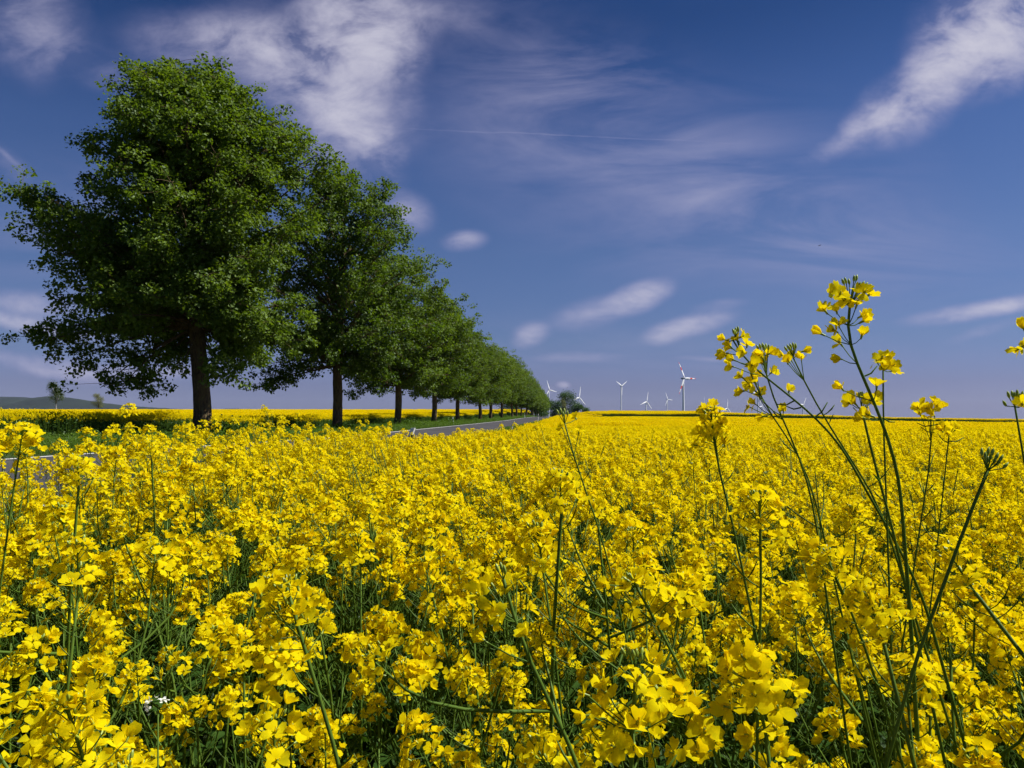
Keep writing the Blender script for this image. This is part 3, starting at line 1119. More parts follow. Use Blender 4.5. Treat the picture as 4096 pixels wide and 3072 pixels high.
# white weed flower low between the stems
def white_weed():
    p = at(158, 708, 0.95)
    z0 = gz(p[0], p[1])
    root = empty('weed_plant', (p[0], p[1], z0), 'small weed with white flowers low among the rapeseed stems at lower left', 'weed')
    mb = MB()
    h = p[2] - z0
    tube(mb, [(0.02, 0, 0), (0.01, 0, h * 0.5), (0, 0, h)], [0.002, 0.0015, 0.001], 5, m=2)
    mb.build('stem', RAPE, root)
    fb = MB()
    for k in range(9):
        d = unit(np.array([RS.normal() * 0.7, RS.normal() * 0.7, 1]))
        fb.addmb(FL_MID[RS.randint(12)], rot_to(d, RS) * 0.32, np.array([0, 0, h]) + d * np.array([0.018, 0.018, 0.010]))
    fb.build('flower_head', [M_WHITEPETAL, M_BUD, M_STEM, M_RLEAF], root)


white_weed()

# ------------------------------------------------------------------ near rows: individual plants
N_INDIV = 276
protos = [make_plant(PLANT_H * RS.uniform(0.93, 1.05), RS.randint(4, 8), NEAR_LABEL, NEAR_GROUP) for _ in range(9)]


def jitter_points(x0, x1, y0, y1, step, rs, jit=0.45):
    xs, ys = np.meshgrid(np.arange(x0, x1, step), np.arange(y0, y1, step))
    p = np.stack([xs.ravel(), ys.ravel()], -1)
    return p + rs.uniform(-jit, jit, p.shape) * step


def in_view(p, m0=0.7, ratio=0.70):
    return np.abs(p[:, 0]) < ratio * p[:, 1] + m0


DENS_STEP = 0.208
cand = jitter_points(-12, 12, 0.42, 14.5, DENS_STEP, RS)
u_c = cand[:, 0] - xr(cand[:, 1])
ok = in_view(cand, 2.4) & (u_c > FIELD_U0)
cand = cand[ok]
for hx, hy in HERO_XY:
    cand = cand[np.hypot(cand[:, 0] - hx, cand[:, 1] - hy) > 0.07]
# keep clear the space immediately in front of the lens
dist = np.hypot(cand[:, 0], cand[:, 1])
cand = cand[dist > 0.50]
dist = np.hypot(cand[:, 0] * 1.0, cand[:, 1])
order = np.argsort(dist)
cand = cand[order]
seen = np.where(in_view(cand, 0.30, 0.68))[0][:N_INDIV]      # the nearest ones inside the frame stand as single plants
near = cand[seen]
rest = np.delete(cand, seen, 0)


def plant_scale(p, rs):
    s = rs.normal(0.975, 0.08, len(p))
    tall = rs.rand(len(p)) < 0.035
    s = np.where(tall, s * rs.uniform(1.04, 1.13, len(p)), s)
    d = np.hypot(p[:, 0], p[:, 1])
    out = np.clip(s, 0.82, np.where(d < 1.0, 1.0, 1.2))
    right = (p[:, 0] > 0.18) & (p[:, 1] < 1.35) & (p[:, 1] > 0.55)
    return np.where(right, out * 1.13, out)


sc = plant_scale(near, RS)
zz = gz(near[:, 0], near[:, 1])
for i, (x, y) in enumerate(near):
    o = protos[i] if i < len(protos) else copy_tree(protos[RS.randint(len(protos))])
    o.location = (x, y, zz[i])
    o.rotation_euler = (RS.normal() * 0.05, -0.05 + RS.normal() * 0.06, RS.uniform(-0.6, 0.6) + (math.pi if RS.rand() < 0.25 else 0))
    o.scale = (sc[i], sc[i], sc[i])

# ------------------------------------------------------------------ crop beyond: scattered as stuff
PROTO = {}


def proto_collection(name, meshes):
    col = bpy.data.collections.new(name)
    for i, me in enumerate(meshes):
        o = bpy.data.objects.new('%s_%02d' % (name, i), me)
        col.objects.link(o)
    return col


def scatter(name, pts, rot, scale, idx, col, host=None):
    me = bpy.data.meshes.new(name)
    n = len(pts)
    me.vertices.add(n)
    me.vertices.foreach_set('co', np.asarray(pts, np.float32).ravel())
    a = me.attributes.new('rot', 'FLOAT_VECTOR', 'POINT')
    a.data.foreach_set('vector', np.asarray(rot, np.float32).ravel())
    a = me.attributes.new('sc', 'FLOAT', 'POINT')
    a.data.foreach_set('value', np.asarray(scale, np.float32).ravel())
    a = me.attributes.new('vi', 'INT', 'POINT')
    a.data.foreach_set('value', np.asarray(idx, np.int32).ravel())
    me.update()
    o = bpy.data.objects.new(name, me)
    C.objects.link(o)
    ng = bpy.data.node_groups.new(name, 'GeometryNodeTree')
    ng.interface.new_socket('Geometry', in_out='INPUT', socket_type='NodeSocketGeometry')
    ng.interface.new_socket('Geometry', in_out='OUTPUT', socket_type='NodeSocketGeometry')
    N, L = ng.nodes.new, ng.links.new
    gi, go = N('NodeGroupInput'), N('NodeGroupOutput')
    ip = N('GeometryNodeInstanceOnPoints')
    ci = N('GeometryNodeCollectionInfo')
    ci.inputs['Collection'].default_value = col
    ci.inputs['Separate Children'].default_value = True
    ci.inputs['Reset Children'].default_value = True
    L(gi.outputs[0], ip.inputs['Points'])
    L(ci.outputs[0], ip.inputs['Instance'])
    ip.inputs['Pick Instance'].default_value = True

    def attr(nm, ty):
        q = N('GeometryNodeInputNamedAttribute')
        q.data_type = ty
        q.inputs['Name'].default_value = nm
        return q.outputs['Attribute']
    L(attr('vi', 'INT'), ip.inputs['Instance Index'])
    e2r = N('FunctionNodeEulerToRotation')
    L(attr('rot', 'FLOAT_VECTOR'), e2r.inputs[0])
    L(e2r.outputs[0], ip.inputs['Rotation'])
    L(attr('sc', 'FLOAT'), ip.inputs['Scale'])
    L(ip.outputs[0], go.inputs[0])
    md = o.modifiers.new('scatter', 'NODES')
    md.node_group = ng
    return o


def plant_mid(rs):
    mb = MB()
    cur, hd = plant_skeleton(rs, PLANT_H * rs.uniform(0.9, 1.05), rs.randint(4, 8))
    mb.addmb(stem_mb(rs, cur, hd, 4, 10))
    for p, d in hd:
        mb.addmb(HEADS_MID[rs.randint(len(HEADS_MID))], rot_to(d, rs) * rs.uniform(0.9, 1.3), p)
    for l in leaves_mb(rs, PLANT_H, 6, 0.08, 0.62):
        mb.addmb(l)
    return mb


MID_PLANTS = [plant_mid(RS).mesh('plant_mid', RAPE) for _ in range(12)]

KITE = np.array([(0, 0, 0), (0.55, -0.5, 0.1), (1, 0, 0), (0.55, 0.5, 0.1)])


def patch(rs, size, nheads, fl_per, fl_size, nleaf, nstem, hsig=0.065):
    """a square of crop: flower heads as folded petals, stems and leaves below"""
    mb = MB()
    hx = rs.uniform(-size / 2, size / 2, nheads)
    hy = rs.uniform(-size / 2, size / 2, nheads)
    hz = PLANT_H * np.clip(rs.normal(0.93, hsig, nheads), 0.66, 1.05)
    c = np.repeat(np.stack([hx, hy, hz], -1), fl_per, 0)
    n = len(c)
    r = rs.normal(size=(n, 3))
    r = unit(r) * (rs.rand(n, 1) ** 0.4)
    pos = c + r * np.array([0.034, 0.034, 0.042]) * (1 if fl_size < 0.03 else 1.1)
    nrm = unit(r * 0.8 + np.array([-0.12, 0, 0.55]) + rs.normal(size=(n, 3)) * 0.35)
    M = frames(nrm, rs=rs)
    if fl_size < 0.03:      # four petals
        V0 = np.concatenate([KITE @ np.array([[math.cos(a), math.sin(a), 0], [-math.sin(a), math.cos(a), 0], [0, 0, 1]]) for a in (0, math.pi / 2, math.pi, -math.pi / 2)])
        V0[:, 2] *= 1.5
        Q0 = np.arange(16).reshape(4, 4)
        instance_arrays(mb, V0, Q0, None, M, pos, fl_size * 0.54 * rs.uniform(0.8, 1.2, n), 0)
    else:
        V0 = np.array([(-.5, -.4, 0), (.5, -.45, .1), (.45, .5, -.1), (-.5, .45, .12)])
        instance_arrays(mb, V0, np.array([[0, 1, 2, 3]]), None, M, pos, fl_size * rs.uniform(0.75, 1.2, n), 0)
    # stems
    k = nstem
    sx = rs.uniform(-size / 2, size / 2, (k, 2))
    top = np.concatenate([sx + rs.normal(size=(k, 2)) * 0.08, PLANT_H * rs.uniform(0.7, 1.0, (k, 1))], -1)
    bot = np.concatenate([sx, np.zeros((k, 1))], -1)
    w = 0.006 if fl_size < 0.03 else 0.012
    a = rs.uniform(0, 3.14, k)
    s = np.stack([np.cos(a), np.sin(a), 0 * a], -1) * w / 2
    V = np.stack([bot - s, bot + s, top + s * 0.5, top - s * 0.5], 1)
    mb.add(V.reshape(-1, 3), np.arange(4 * k).reshape(k, 4), m=2)
    # leaves and pods layer
    lz = PLANT_H * rs.uniform(0.12, 0.80, nleaf) ** 0.9
    lp = np.stack([rs.uniform(-size / 2, size / 2, nleaf), rs.uniform(-size / 2, size / 2, nleaf), lz], -1)
    ln = unit(rs.normal(size=(nleaf, 3)) + np.array([0, 0, 0.5]))
    instance_arrays(mb, np.array([(-.5, 0, 0), (0, -.16, .05), (.5, 0, 0), (0, .16, .05)]), np.array([[0, 1, 2, 3]]), None, frames(ln, rs=rs), lp, (0.11 if fl_size < 0.03 else 0.16) * rs.uniform(0.6, 1.4, nleaf), 3)
    return mb


PATCH_B = [patch(RS, 1.0, 92, 13, 0.024, 170, 70).mesh('patch_b', RAPE) for _ in range(5)]
PATCH_C = [patch(RS, 3.0, 720, 8, 0.040, 700, 260).mesh('patch_c', RAPE) for _ in range(4)]
COL_RAPE = proto_collection('rape_proto', MID_PLANTS + PATCH_B + PATCH_C)
NB0, NC0 = len(MID_PLANTS), len(MID_PLANTS) + len(PATCH_B)


def wiggle(p):
    return 0.05 * np.sin(p[:, 0] * 0.8 + 1.0) * np.sin(p[:, 1] * 0.55) + 0.04 * np.sin(p[:, 0] * 0.23 + p[:, 1] * 0.31)


def gather(pts_scale_idx):
    P, R, Sc, I = [], [], [], []
    for p, s, i, tilt in pts_scale_idx:
        z = gz(p[:, 0], p[:, 1]) + (wiggle(p) if tilt == 0 else 0)
        P.append(np.stack([p[:, 0], p[:, 1], z], -1))
        n = len(p)
        rz = RS.uniform(-0.6, 0.6, n) + np.where(RS.rand(n) < 0.3, math.pi, 0) if tilt else RS.randint(0, 4, n) * math.pi / 2
        R.append(np.stack([RS.normal(size=n) * 0.05 * tilt, (-0.05 + RS.normal(size=n) * 0.06) * tilt, rz], -1))
        Sc.append(s)
        I.append(i)
    return np.concatenate(P), np.concatenate(R), np.concatenate(Sc), np.concatenate(I)


def grid_cells(x0, x1, y0, y1, step):
    xs, ys = np.meshgrid(np.arange(x0, x1, step) + step / 2, np.arange(y0, y1, step) + step / 2)
    return np.stack([xs.ravel(), ys.ravel()], -1)


RB0 = 13.0
rest = rest[np.hypot(rest[:, 0], rest[:, 1]) < RB0 + 0.4]
pb = grid_cells(-30, 45, 9, 48, 0.92)
db = np.hypot(pb[:, 0], pb[:, 1])
pb = pb[in_view(pb, 2.5, 0.72) & (pb[:, 0] - xr(pb[:, 1]) > FIELD_U0 + 0.4) & (db > RB0) & (db < 48)]
pc = grid_cells(-40, 160, 30, 187, 2.75)
dc = np.hypot(pc[:, 0], pc[:, 1])
pc = pc[in_view(pc, 6, 0.73) & (pc[:, 0] - xr(pc[:, 1]) > FIELD_U0 + 1.3) & (dc > 47) & (pc[:, 1] < 186)]
rc_ = pc[:, 0] / pc[:, 1]
pc = pc[~((rc_ > .122) & (rc_ < .150) & (pc[:, 1] > 170 + 400 * np.abs(rc_ - .136)))]      # the margin widens into a bare corner
# finer plants along the field's left edge further out
pe = grid_cells(-5, 20, 44, 186, 0.92)
ue = pe[:, 0] - xr(pe[:, 1])
pe = pe[(ue > FIELD_U0 + 0.3) & (ue < FIELD_U0 + 1.9)]


def tier(p, lo, n, base=1.0, sd=0.05):
    return (p, RS.normal(base, sd, len(p)), RS.randint(lo, lo + n, len(p)), 0)


near_field = gather([(rest, plant_scale(rest, RS), RS.randint(0, NB0, len(rest)), 1), tier(pb, NB0, len(PATCH_B)), tier(pc, NC0, len(PATCH_C)), tier(pe, NB0, len(PATCH_B))])
o = scatter('rapeseed_crop', *near_field, COL_RAPE)
tagp(o, 'yellow rapeseed crop in bloom filling the field from the foreground to the dark margin', 'rapeseed crop', kind='stuff')

# far field behind the dark margin (gap in the crop)
pf = grid_cells(0, 260, 186, 345, 2.75)
rf = pf[:, 0] / pf[:, 1]
gap0 = 186 + 5.0 * (rf > 0.118) * (rf < 0.52)
gap0 = gap0 + np.where(rf > 0.118, 1.2 * np.sin(rf * 90) * np.sin(rf * 37 + 1), 0)
pf = pf[(rf > 0.0) & (rf < 0.75) & (pf[:, 0] - xr(pf[:, 1]) > FIELD_U0 + 1.3) & (pf[:, 1] > gap0 + 1.3)]
edge_f = grid_cells(22.6, 98, 190.6, 192.5, 0.92)
ef = edge_f[:, 0] / edge_f[:, 1]
edge_f[:, 1] += 0.9 * np.sin(ef * 90) * np.sin(ef * 37 + 1) + RS.normal(size=len(edge_f)) * 0.3
ef_keep = RS.rand(len(edge_f)) > 0.12
edge_f = edge_f[ef_keep]
o = scatter('rapeseed_crop', *gather([tier(pf, NC0, len(PATCH_C)), tier(edge_f, NB0, len(PATCH_B))]), COL_RAPE)
tagp(o, 'distant strip of yellow rapeseed crop on the skyline beyond the dark margin', 'rapeseed crop', kind='stuff')

# left field behind the trees
LU = -13.2
pl = grid_cells(-120, 20, 14, 75, 0.92)
ul = pl[:, 0] - xr(pl[:, 1])
pl = pl[(ul < LU) & (ul > LU - 14) & (pl[:, 0] > -0.72 * pl[:, 1] - 6)]
pl2 = grid_cells(-300, 40, 14, 380, 2.75)
ul2 = pl2[:, 0] - xr(pl2[:, 1])
pl2 = pl2[(ul2 < np.where(pl2[:, 1] < 75, LU - 15, LU - 4)) & (pl2[:, 0] > -0.73 * pl2[:, 1] - 8) & (pl2[:, 0] < 40)]
pl3 = grid_cells(-20, 30, 74, 380, 0.92)
ul3 = pl3[:, 0] - xr(pl3[:, 1])
pl3 = pl3[(ul3 < LU) & (ul3 > LU - 3.2)]
o = scatter('rapeseed_crop', *gather([tier(pl, NB0, len(PATCH_B)), tier(pl2, NC0, len(PATCH_C)), tier(pl3, NB0, len(PATCH_B))]), COL_RAPE)
tagp(o, 'yellow rapeseed crop behind the row of trees with its edge in tree shade', 'rapeseed crop', kind='stuff')

# ------------------------------------------------------------------ grass verges
def tuft(rs, n, h, spread, w):
    mb = MB()
    for k in range(n):
        a = rs.uniform(0, 6.28)
        p = np.array([rs.normal() * spread, rs.normal() * spread, 0])
        L = h * rs.uniform(0.5, 1.15)
        d = np.array([math.cos(a) * 0.35 - 0.15, math.sin(a) * 0.35, 1.0])
        s = np.array([-math.sin(a), math.cos(a), 0]) * w
        q = p + d * L * 0.55
        e = p + d * L * 0.85 + np.array([math.cos(a) - 0.4, math.sin(a), -0.1]) * L * 0.25
        mb.add([p - s, p + s, q + s * 0.8, q - s * 0.8, e], [(0, 1, 2, 3)], [(3, 2, 4)])
    return mb


TUFTS = [tuft(RS, 60, hh, 0.12, 0.004).mesh('tuft', [M_GRASS]) for hh in (0.30, 0.40, 0.5, 0.38)]
# leafy weed clumps
for _ in range(3):
    wm_ = MB()
    nl = 90
    lp = RS.normal(size=(nl, 3)) * np.array([0.16, 0.16, 0.10]) + np.array([0, 0, 0.28])
    instance_arrays(wm_, np.array([(-.5, 0, 0), (0, -.3, .08), (.5, 0, 0), (0, .3, .08)]), np.array([[0, 1, 2, 3]]), None, frames(RS.normal(size=(nl, 3)) + np.array([0, 0, 1.0]), rs=RS), lp, RS.uniform(0.05, 0.10, nl), 0)
    TUFTS.append(wm_.mesh('weed', [M_GRASS]))
COL_TUFT = proto_collection('tuft_proto', TUFTS)


def verge(name, label, u0, u1, y0, y1, dens_step, base, weed_p=0.15):
    ya = np.concatenate([np.arange(y0, min(90, y1), dens_step), np.arange(90, y1, dens_step * 1.8)])
    ua = np.arange(u0, u1, dens_step)
    U, Y = np.meshgrid(ua, ya)
    U = U.ravel() + RS.uniform(-.5, .5, U.size) * dens_step
    Y = Y.ravel() + RS.uniform(-.5, .5, Y.size) * dens_step
    X = U + xr(Y)
    k = (np.abs(X) < 0.74 * Y + 3)
    X, Y = X[k], Y[k]
    n = len(X)
    P = np.stack([X, Y, gz(X, Y) - 0.01], -1)
    idx = np.where(RS.rand(n) < weed_p, RS.randint(4, 7, n), RS.randint(0, 4, n))
    sc_ = base * RS.uniform(0.6, 1.25, n)
    o = scatter(name, P, np.stack([0 * X, 0 * X, RS.uniform(0, 6.28, n)], -1), sc_, idx, COL_TUFT)
    tagp(o, label, 'grass', kind='stuff')


verge('verge_grass', 'green grass verge between the road and the trees', -13.6, -8.55, 14, 330, 0.26, 0.85)
verge('verge_grass', 'green grass strip between the road and the near rapeseed field', -0.7, 1.7, 6, 320, 0.24, 0.62, 0.08)

# low leaves under the nearest plants
UND = []
for _ in range(4):
    um = MB()
    for k in range(14):
        a = RS.uniform(0, 6.28)
        leaf_blade(um, np.array([RS.normal() * 0.06, RS.normal() * 0.06, 0.02]), np.array([math.cos(a), math.sin(a), RS.uniform(0.7, 3.0)]), RS.uniform(0.08, 0.22), RS.uniform(0.006, 0.024), RS, droop=0.35)
    UND.append(um.mesh('undergrowth', RAPE))
pu = jitter_points(-8, 9, 0.5, 9.5, 0.15, RS)
pu = pu[in_view(pu, 2.0) & (pu[:, 0] - xr(pu[:, 1]) > 0.6)]
nu_ = len(pu)
o = scatter('undergrowth', np.stack([pu[:, 0], pu[:, 1], gz(pu[:, 0], pu[:, 1])], -1), np.stack([0 * pu[:, 0], 0 * pu[:, 0], RS.uniform(0, 6.28, nu_)], -1), RS.uniform(0.7, 1.5, nu_), RS.randint(0, 4, nu_), proto_collection('undergrowth_proto', UND))
tagp(o, 'low green leaves covering the soil under the rapeseed', 'undergrowth', kind='stuff')

# ------------------------------------------------------------------ trees
LEAF0 = np.array([(0, 0, 0), (0.5, -0.46, 0.10), (1.0, 0, -0.06), (0.5, 0.46, 0.10)])
LEAF0_T = np.array([(0, 1, 2), (0, 2, 3)])


def tree_meshes(rs, profile, H, depth_f, nb, sprays, leaves, leaf_size, extra=(), trunk_r=0.36, fork=0.80, low=0.0, spray_sig=0.30, bough_sig=0.75, trunk_n=18, clear=0.0, att=2.6):
    """profile: list of (height, xmin, xmax). returns trunk mesh, crown mesh"""
    hs = np.array([p[0] for p in profile])
    xa = np.array([p[1] for p in profile])
    xb = np.array([p[2] for p in profile])
    tk = MB()
    # trunk with flare and knobs
    ht = np.concatenate([np.array([-0.25, 0.0, 0.12, 0.3, 0.6]), np.arange(1.0, H * 0.5, 0.35), np.arange(H * 0.5, H * 0.93, 0.8)])
    xc_top = (xa[-1] + xb[-1]) / 2
    cx = xc_top * (np.clip(ht, 0, None) / H) ** 1.5 + 0.06 * np.sin(ht * 0.9)
    cy = 0.07 * np.sin(ht * 0.7 + 1)
    rad = trunk_r * np.interp(ht, [-.25, 0, .12, .3, .6, 1.2, H * .2, H * .32, H * 0.5, H * .93], [1.7, 1.5, 1.32, 1.18, 1.06, 1.0, .93, .85, .5, .08])
    n = trunk_n
    a = np.arange(n) * 2 * math.pi / n
    V = np.zeros((len(ht), n, 3))
    for i in range(len(ht)):
        lump = 1 + 0.06 * np.sin(3 * a + ht[i] * 0.8) + 0.05 * np.sin(5 * a - ht[i] * 1.7 + 1) + rs.normal(size=n) * 0.022
        if ht[i] < 0.5:
            lump += (0.5 - ht[i]) * 0.35 * np.maximum(0, np.sin(4 * a + 0.5))
        V[i] = np.stack([cx[i] + rad[i] * lump * np.cos(a), cy[i] + rad[i] * lump * np.sin(a), np.full(n, ht[i])], -1)
    ii = np.arange(len(ht) - 1)[:, None] * n
    jj = np.arange(n)[None]
    tk.add(V.reshape(-1, 3), np.stack([ii + jj, ii + (jj + 1) % n, ii + n + (jj + 1) % n, ii + n + jj], -1).reshape(-1, 4))

    def trunk_pt(h):
        return np.array([np.interp(h, ht, cx), np.interp(h, ht, cy), h])
    # boughs: tips spread through the envelope, mostly towards its skin
    tips = []
    tries = 0
    while len(tips) < nb and tries < nb * 60:
        tries += 1
        h = hs[0] + (hs[-1] - hs[0]) * rs.rand() ** 0.9
        x0, x1 = np.interp(h, hs, xa), np.interp(h, hs, xb)
        xc, rx = (x0 + x1) / 2, (x1 - x0) / 2 * 0.96
        if rs.rand() > rx / (np.max(xb - xa) / 2) + 0.12:
            continue
        ry = rx * depth_f
        s = rs.uniform(0.12, 1.0) ** 0.42
        ph = rs.uniform(0, 2 * math.pi)
        t = np.array([xc + rx * s * math.cos(ph), ry * s * math.sin(ph), h])
        if tips and min(np.linalg.norm((t - q) * np.array([1, 1, 1.3])) for q in tips) < 1.05 * (40.0 / nb) ** 0.33 * 1.25:
            if rs.rand() < 0.93:
                continue
        tips.append(t)
    tips += [np.array(e, float) for e in extra]
    cr = MB()
    P_all, D_all = [], []
    for t in tips:
        rr = math.hypot(t[0] - np.interp(t[2], ht, cx), t[1])
        ha = np.clip(t[2] - (0.55 + 0.25 * rs.rand()) * rr - 0.5, max(1.9, H * 0.15, att), H * 0.86)
        if t[2] < ha:
            ha = max(H * 0.16, att)
        b0 = trunk_pt(ha)
        sag = 0.16 * rr
        k = 8
        s = np.linspace(0, 1, k)[:, None]
        mid = (b0 + t) / 2 + np.array([0, 0, sag * 0.8]) + rs.normal(size=3) * 0.15 * (1 + 0.1 * rr)
        B = (1 - s) ** 2 * b0 + 2 * s * (1 - s) * mid + s ** 2 * t
        r_b = 0.022 + 0.012 * rr
        tube(tk, B, np.linspace(r_b, 0.012, k), 5, cap=False)
        L = np.linalg.norm(t - b0)
        ns = int(sprays * rs.uniform(0.7, 1.25))
        f = 1 - rs.rand(ns) ** 1.4 * 0.62
        base = np.stack([np.interp(f, np.linspace(0, 1, k), B[:, q]) for q in range(3)], -1)
        off = rs.normal(size=(ns, 3)) * np.array([bough_sig, bough_sig, bough_sig * 0.55])
        sp = base + off
        sp[:, 2] = np.maximum(sp[:, 2], low + 0.3)
        if clear > 0:          # the bole stays open to view on the road side
            keep = ~((sp[:, 2] < clear) & (np.abs(sp[:, 0]) < 0.85) & (sp[:, 1] < 1.0))
            sp, base, off = sp[keep], base[keep], off[keep]
            ns = len(sp)
            if ns == 0:
                continue
        for q in range(ns):
            m_ = (base[q] + sp[q]) / 2 + np.array([0, 0, 0.06])
            tube(tk, [base[q], m_, sp[q]], [0.012, 0.009, 0.005], 3, cap=False)
        nl = int(leaves)
        ball = unit(rs.normal(size=(ns * nl, 3))) * (rs.rand(ns * nl, 1) ** 0.42)
        pos = np.repeat(sp, nl, 0) + ball * np.repeat(rs.uniform(0.75, 1.3, ns), nl)[:, None] * np.array([1.75, 1.75, 1.15]) * spray_sig + np.array([0, 0, -0.06])
        out = unit(np.repeat(off + 0.4 * (t - b0) / (L + 1e-6), nl, 0))
        P_all.append(pos)
        D_all.append(out)
    P = np.concatenate(P_all)
    D = np.concatenate(D_all)
    n = len(P)
    Nn = unit(rs.normal(size=(n, 3)) * 0.75 + D * 0.35 + np.array([0.10, 0.0, 0.75]))
    A = unit(rs.normal(size=(n, 3)) + D * 0.5 + np.array([-0.45, 0, -0.45]))       # tips stream with the wind and hang
    A = unit(A - Nn * np.sum(A * Nn, 1, keepdims=True))
    B = np.cross(Nn, A)
    M = np.stack([A, B, Nn], -1)
    instance_arrays(cr, LEAF0, None, LEAF0_T, M, P, leaf_size * rs.uniform(0.5, 1.4, n), 0)
    return tk.mesh('trunk', [M_BARK]), cr.mesh('crown', [M_TLEAF], smooth=False)


def tx(px, py):       # first tree: picture (2212 px) to metres about its foot
    return (px - 440) * 0.01932, (935 - py) * 0.01932


prof1 = []
for py, a, b in [(790, 300, 560), (760, 230, 640), (740, 180, 650), (700, 150, 665), (640, 160, 680), (580, 125, 690), (520, 105, 700), (460, 60, 712), (400, 70, 712), (370, 100, 705), (330, 200, 715), (270, 195, 690), (230, 200, 640), (170, 255, 560), (132, 290, 510)]:
    xa_, h_ = tx(a, py)
    xb_, _ = tx(b, py)
    prof1.append((h_, xa_ + 0.25, xb_ - 0.25))
ex1 = []
for px, py, dy in [(20, 455, 0.3), (45, 400, -0.6), (60, 440, 0.8), (30, 385, 0.2), (115, 730, -1.0), (125, 705, 0.5), (160, 715, -2), (200, 770, -1.5), (250, 825, -1.0), (290, 810, 0.8), (320, 830, -2), (515, 805, -1.5), (525, 760, 0.5), (190, 275, 0), (235, 200, 0.4), (320, 130, 0), (370, 122, -.5), (455, 128, 0.5), (480, 140, 0), (440, 610, -3.4), (455, 560, -3.8), (400, 640, -3.2), (480, 650, -3.0), (110, 570, 0.5), (560, 215, 0), (610, 250, -.4), (655, 268, .5), (690, 310, 0), (708, 345, -.5), (705, 400, .6), (530, 165, 0), (600, 700, -2.0), (640, 730, -1), (570, 660, -2.5), (150, 640, -.5)]:
    x_, h_ = tx(px, py)
    ex1.append((x_, dy, h_))

LIME = 'roadside trees in the avenue'


def plant_tree(meshes, x, y, rz, sxy, sz, label, group=LIME, shoots=True, name='avenue_tree'):
    root = empty(name, (x, y, float(gz(x, y))), label, 'tree', group, rz)
    root.scale = (sxy, sxy, sz)
    link_mesh('trunk', meshes[0], root)
    link_mesh('crown', meshes[1], root)
    return root


D_TREE = 11.0
tz = [32.3, 50.5, 70.5, 90.5, 110, 134, 157, 181, 206, 230, 254, 277, 300, 322, 344, 366, 388, 410, 432, 454, 478]
T1 = tree_meshes(np.random.RandomState(11), prof1, 15.6, 0.92, 165, 21, 56, 0.13, ex1, trunk_r=0.355, bough_sig=0.52, spray_sig=0.235, clear=5.4, att=4.7)
prof_g = [(3.5, -3.8, 3.0), (4.3, -5.6, 4.8), (5.4, -6.2, 5.5), (7, -6.4, 5.9), (9, -6.4, 6.0), (11, -5.9, 5.8), (13, -4.6, 5.0), (14.8, -3.0, 3.7), (16.2, -1.3, 2.2)]
prof_f = [(3.6, -2.6, 2.4), (4.4, -4.2, 3.8), (6.0, -5.6, 5.0), (8, -6.1, 5.7), (10, -5.8, 5.7), (12, -4.9, 5.0), (13.8, -3.4, 3.7), (15.2, -1.9, 2.2), (16.0, -0.6, 0.9)]
T2 = tree_meshes(np.random.RandomState(12), [(h * 1.03, a, b + 0.35) for h, a, b in prof_g], 16.2, 1.0, 110, 18, 46, 0.15, [(-4.5, -1, 2.9), (-3.5, -2.5, 3.0), (3.6, -1.5, 3.0)], trunk_r=0.31, bough_sig=0.55, spray_sig=0.25, clear=4.2, att=4.2)
T3 = tree_meshes(np.random.RandomState(13), prof_g, 16.0, 1.0, 100, 16, 38, 0.17, [(-4.6, -1, 3.0), (3.4, 1.5, 3.1)], trunk_r=0.31, bough_sig=0.55, spray_sig=0.26, low=2.5, clear=3.8, att=3.8)
T4 = tree_meshes(np.random.RandomState(14), prof_f, 16.0, 1.0, 90, 15, 30, 0.20, [], trunk_r=0.30, bough_sig=0.75, spray_sig=0.34, low=2.5, clear=3.8, att=3.8)
T5 = tree_meshes(np.random.RandomState(15), prof_f, 16.0, 1.0, 80, 13, 24, 0.24, [], trunk_r=0.28, bough_sig=0.8, spray_sig=0.36, low=2.5, clear=3.8, att=3.8)

near_lab = ['largest roadside tree, leaning left with its whole dark scaly trunk in view nearest the camera',
            'second roadside tree behind the largest one, dark trunk beside the shaded crop edge',
            'third roadside tree of the row, trunk rising behind the leaning white marker post',
            'fourth roadside tree, knobbly trunk just left of the white marker post on the far verge',
            'fifth roadside tree, slimmer trunk just right of the white marker post on the far verge',
            'sixth roadside tree from the front with a slim trunk beside the road bend',
            'seventh roadside tree from the front, wide based trunk by the road',
            'eighth roadside tree from the front, trunk against the yellow strip of field',
            'ninth roadside tree from the front where the trunks begin to close up',
            'tenth roadside tree from the front in the closing line of dark trunks']
for i, y in enumerate(tz):
    x = xr(y) - D_TREE + (0 if i == 0 else RS.normal() * 0.25)
    if i == 0:
        plant_tree(T1, -0.4025 * y, y, 0, 1, 1, near_lab[0])
    elif i == 1:
        plant_tree(T2, x, y, 0.0, 1.0, 1.04, near_lab[1])
    elif i == 2:
        plant_tree(T3, x, y, 0.3, 1.0, 0.99, near_lab[2])
    elif i < 6:
        plant_tree([T4, T3, T4][i - 3], x, y, [0.4, 3.0, -0.5][i - 3], [1, .93, .95][i - 3], [1.05, .95, .95][i - 3], near_lab[i])
    else:
        plant_tree(T5 if i > 7 else T4, x, y, RS.uniform(-0.7, 0.7), RS.uniform(0.85, 1.05), RS.uniform(0.86, 1.08),
                   near_lab[i] if i < 10 else 'dark roadside tree in the far closed up end of the avenue')

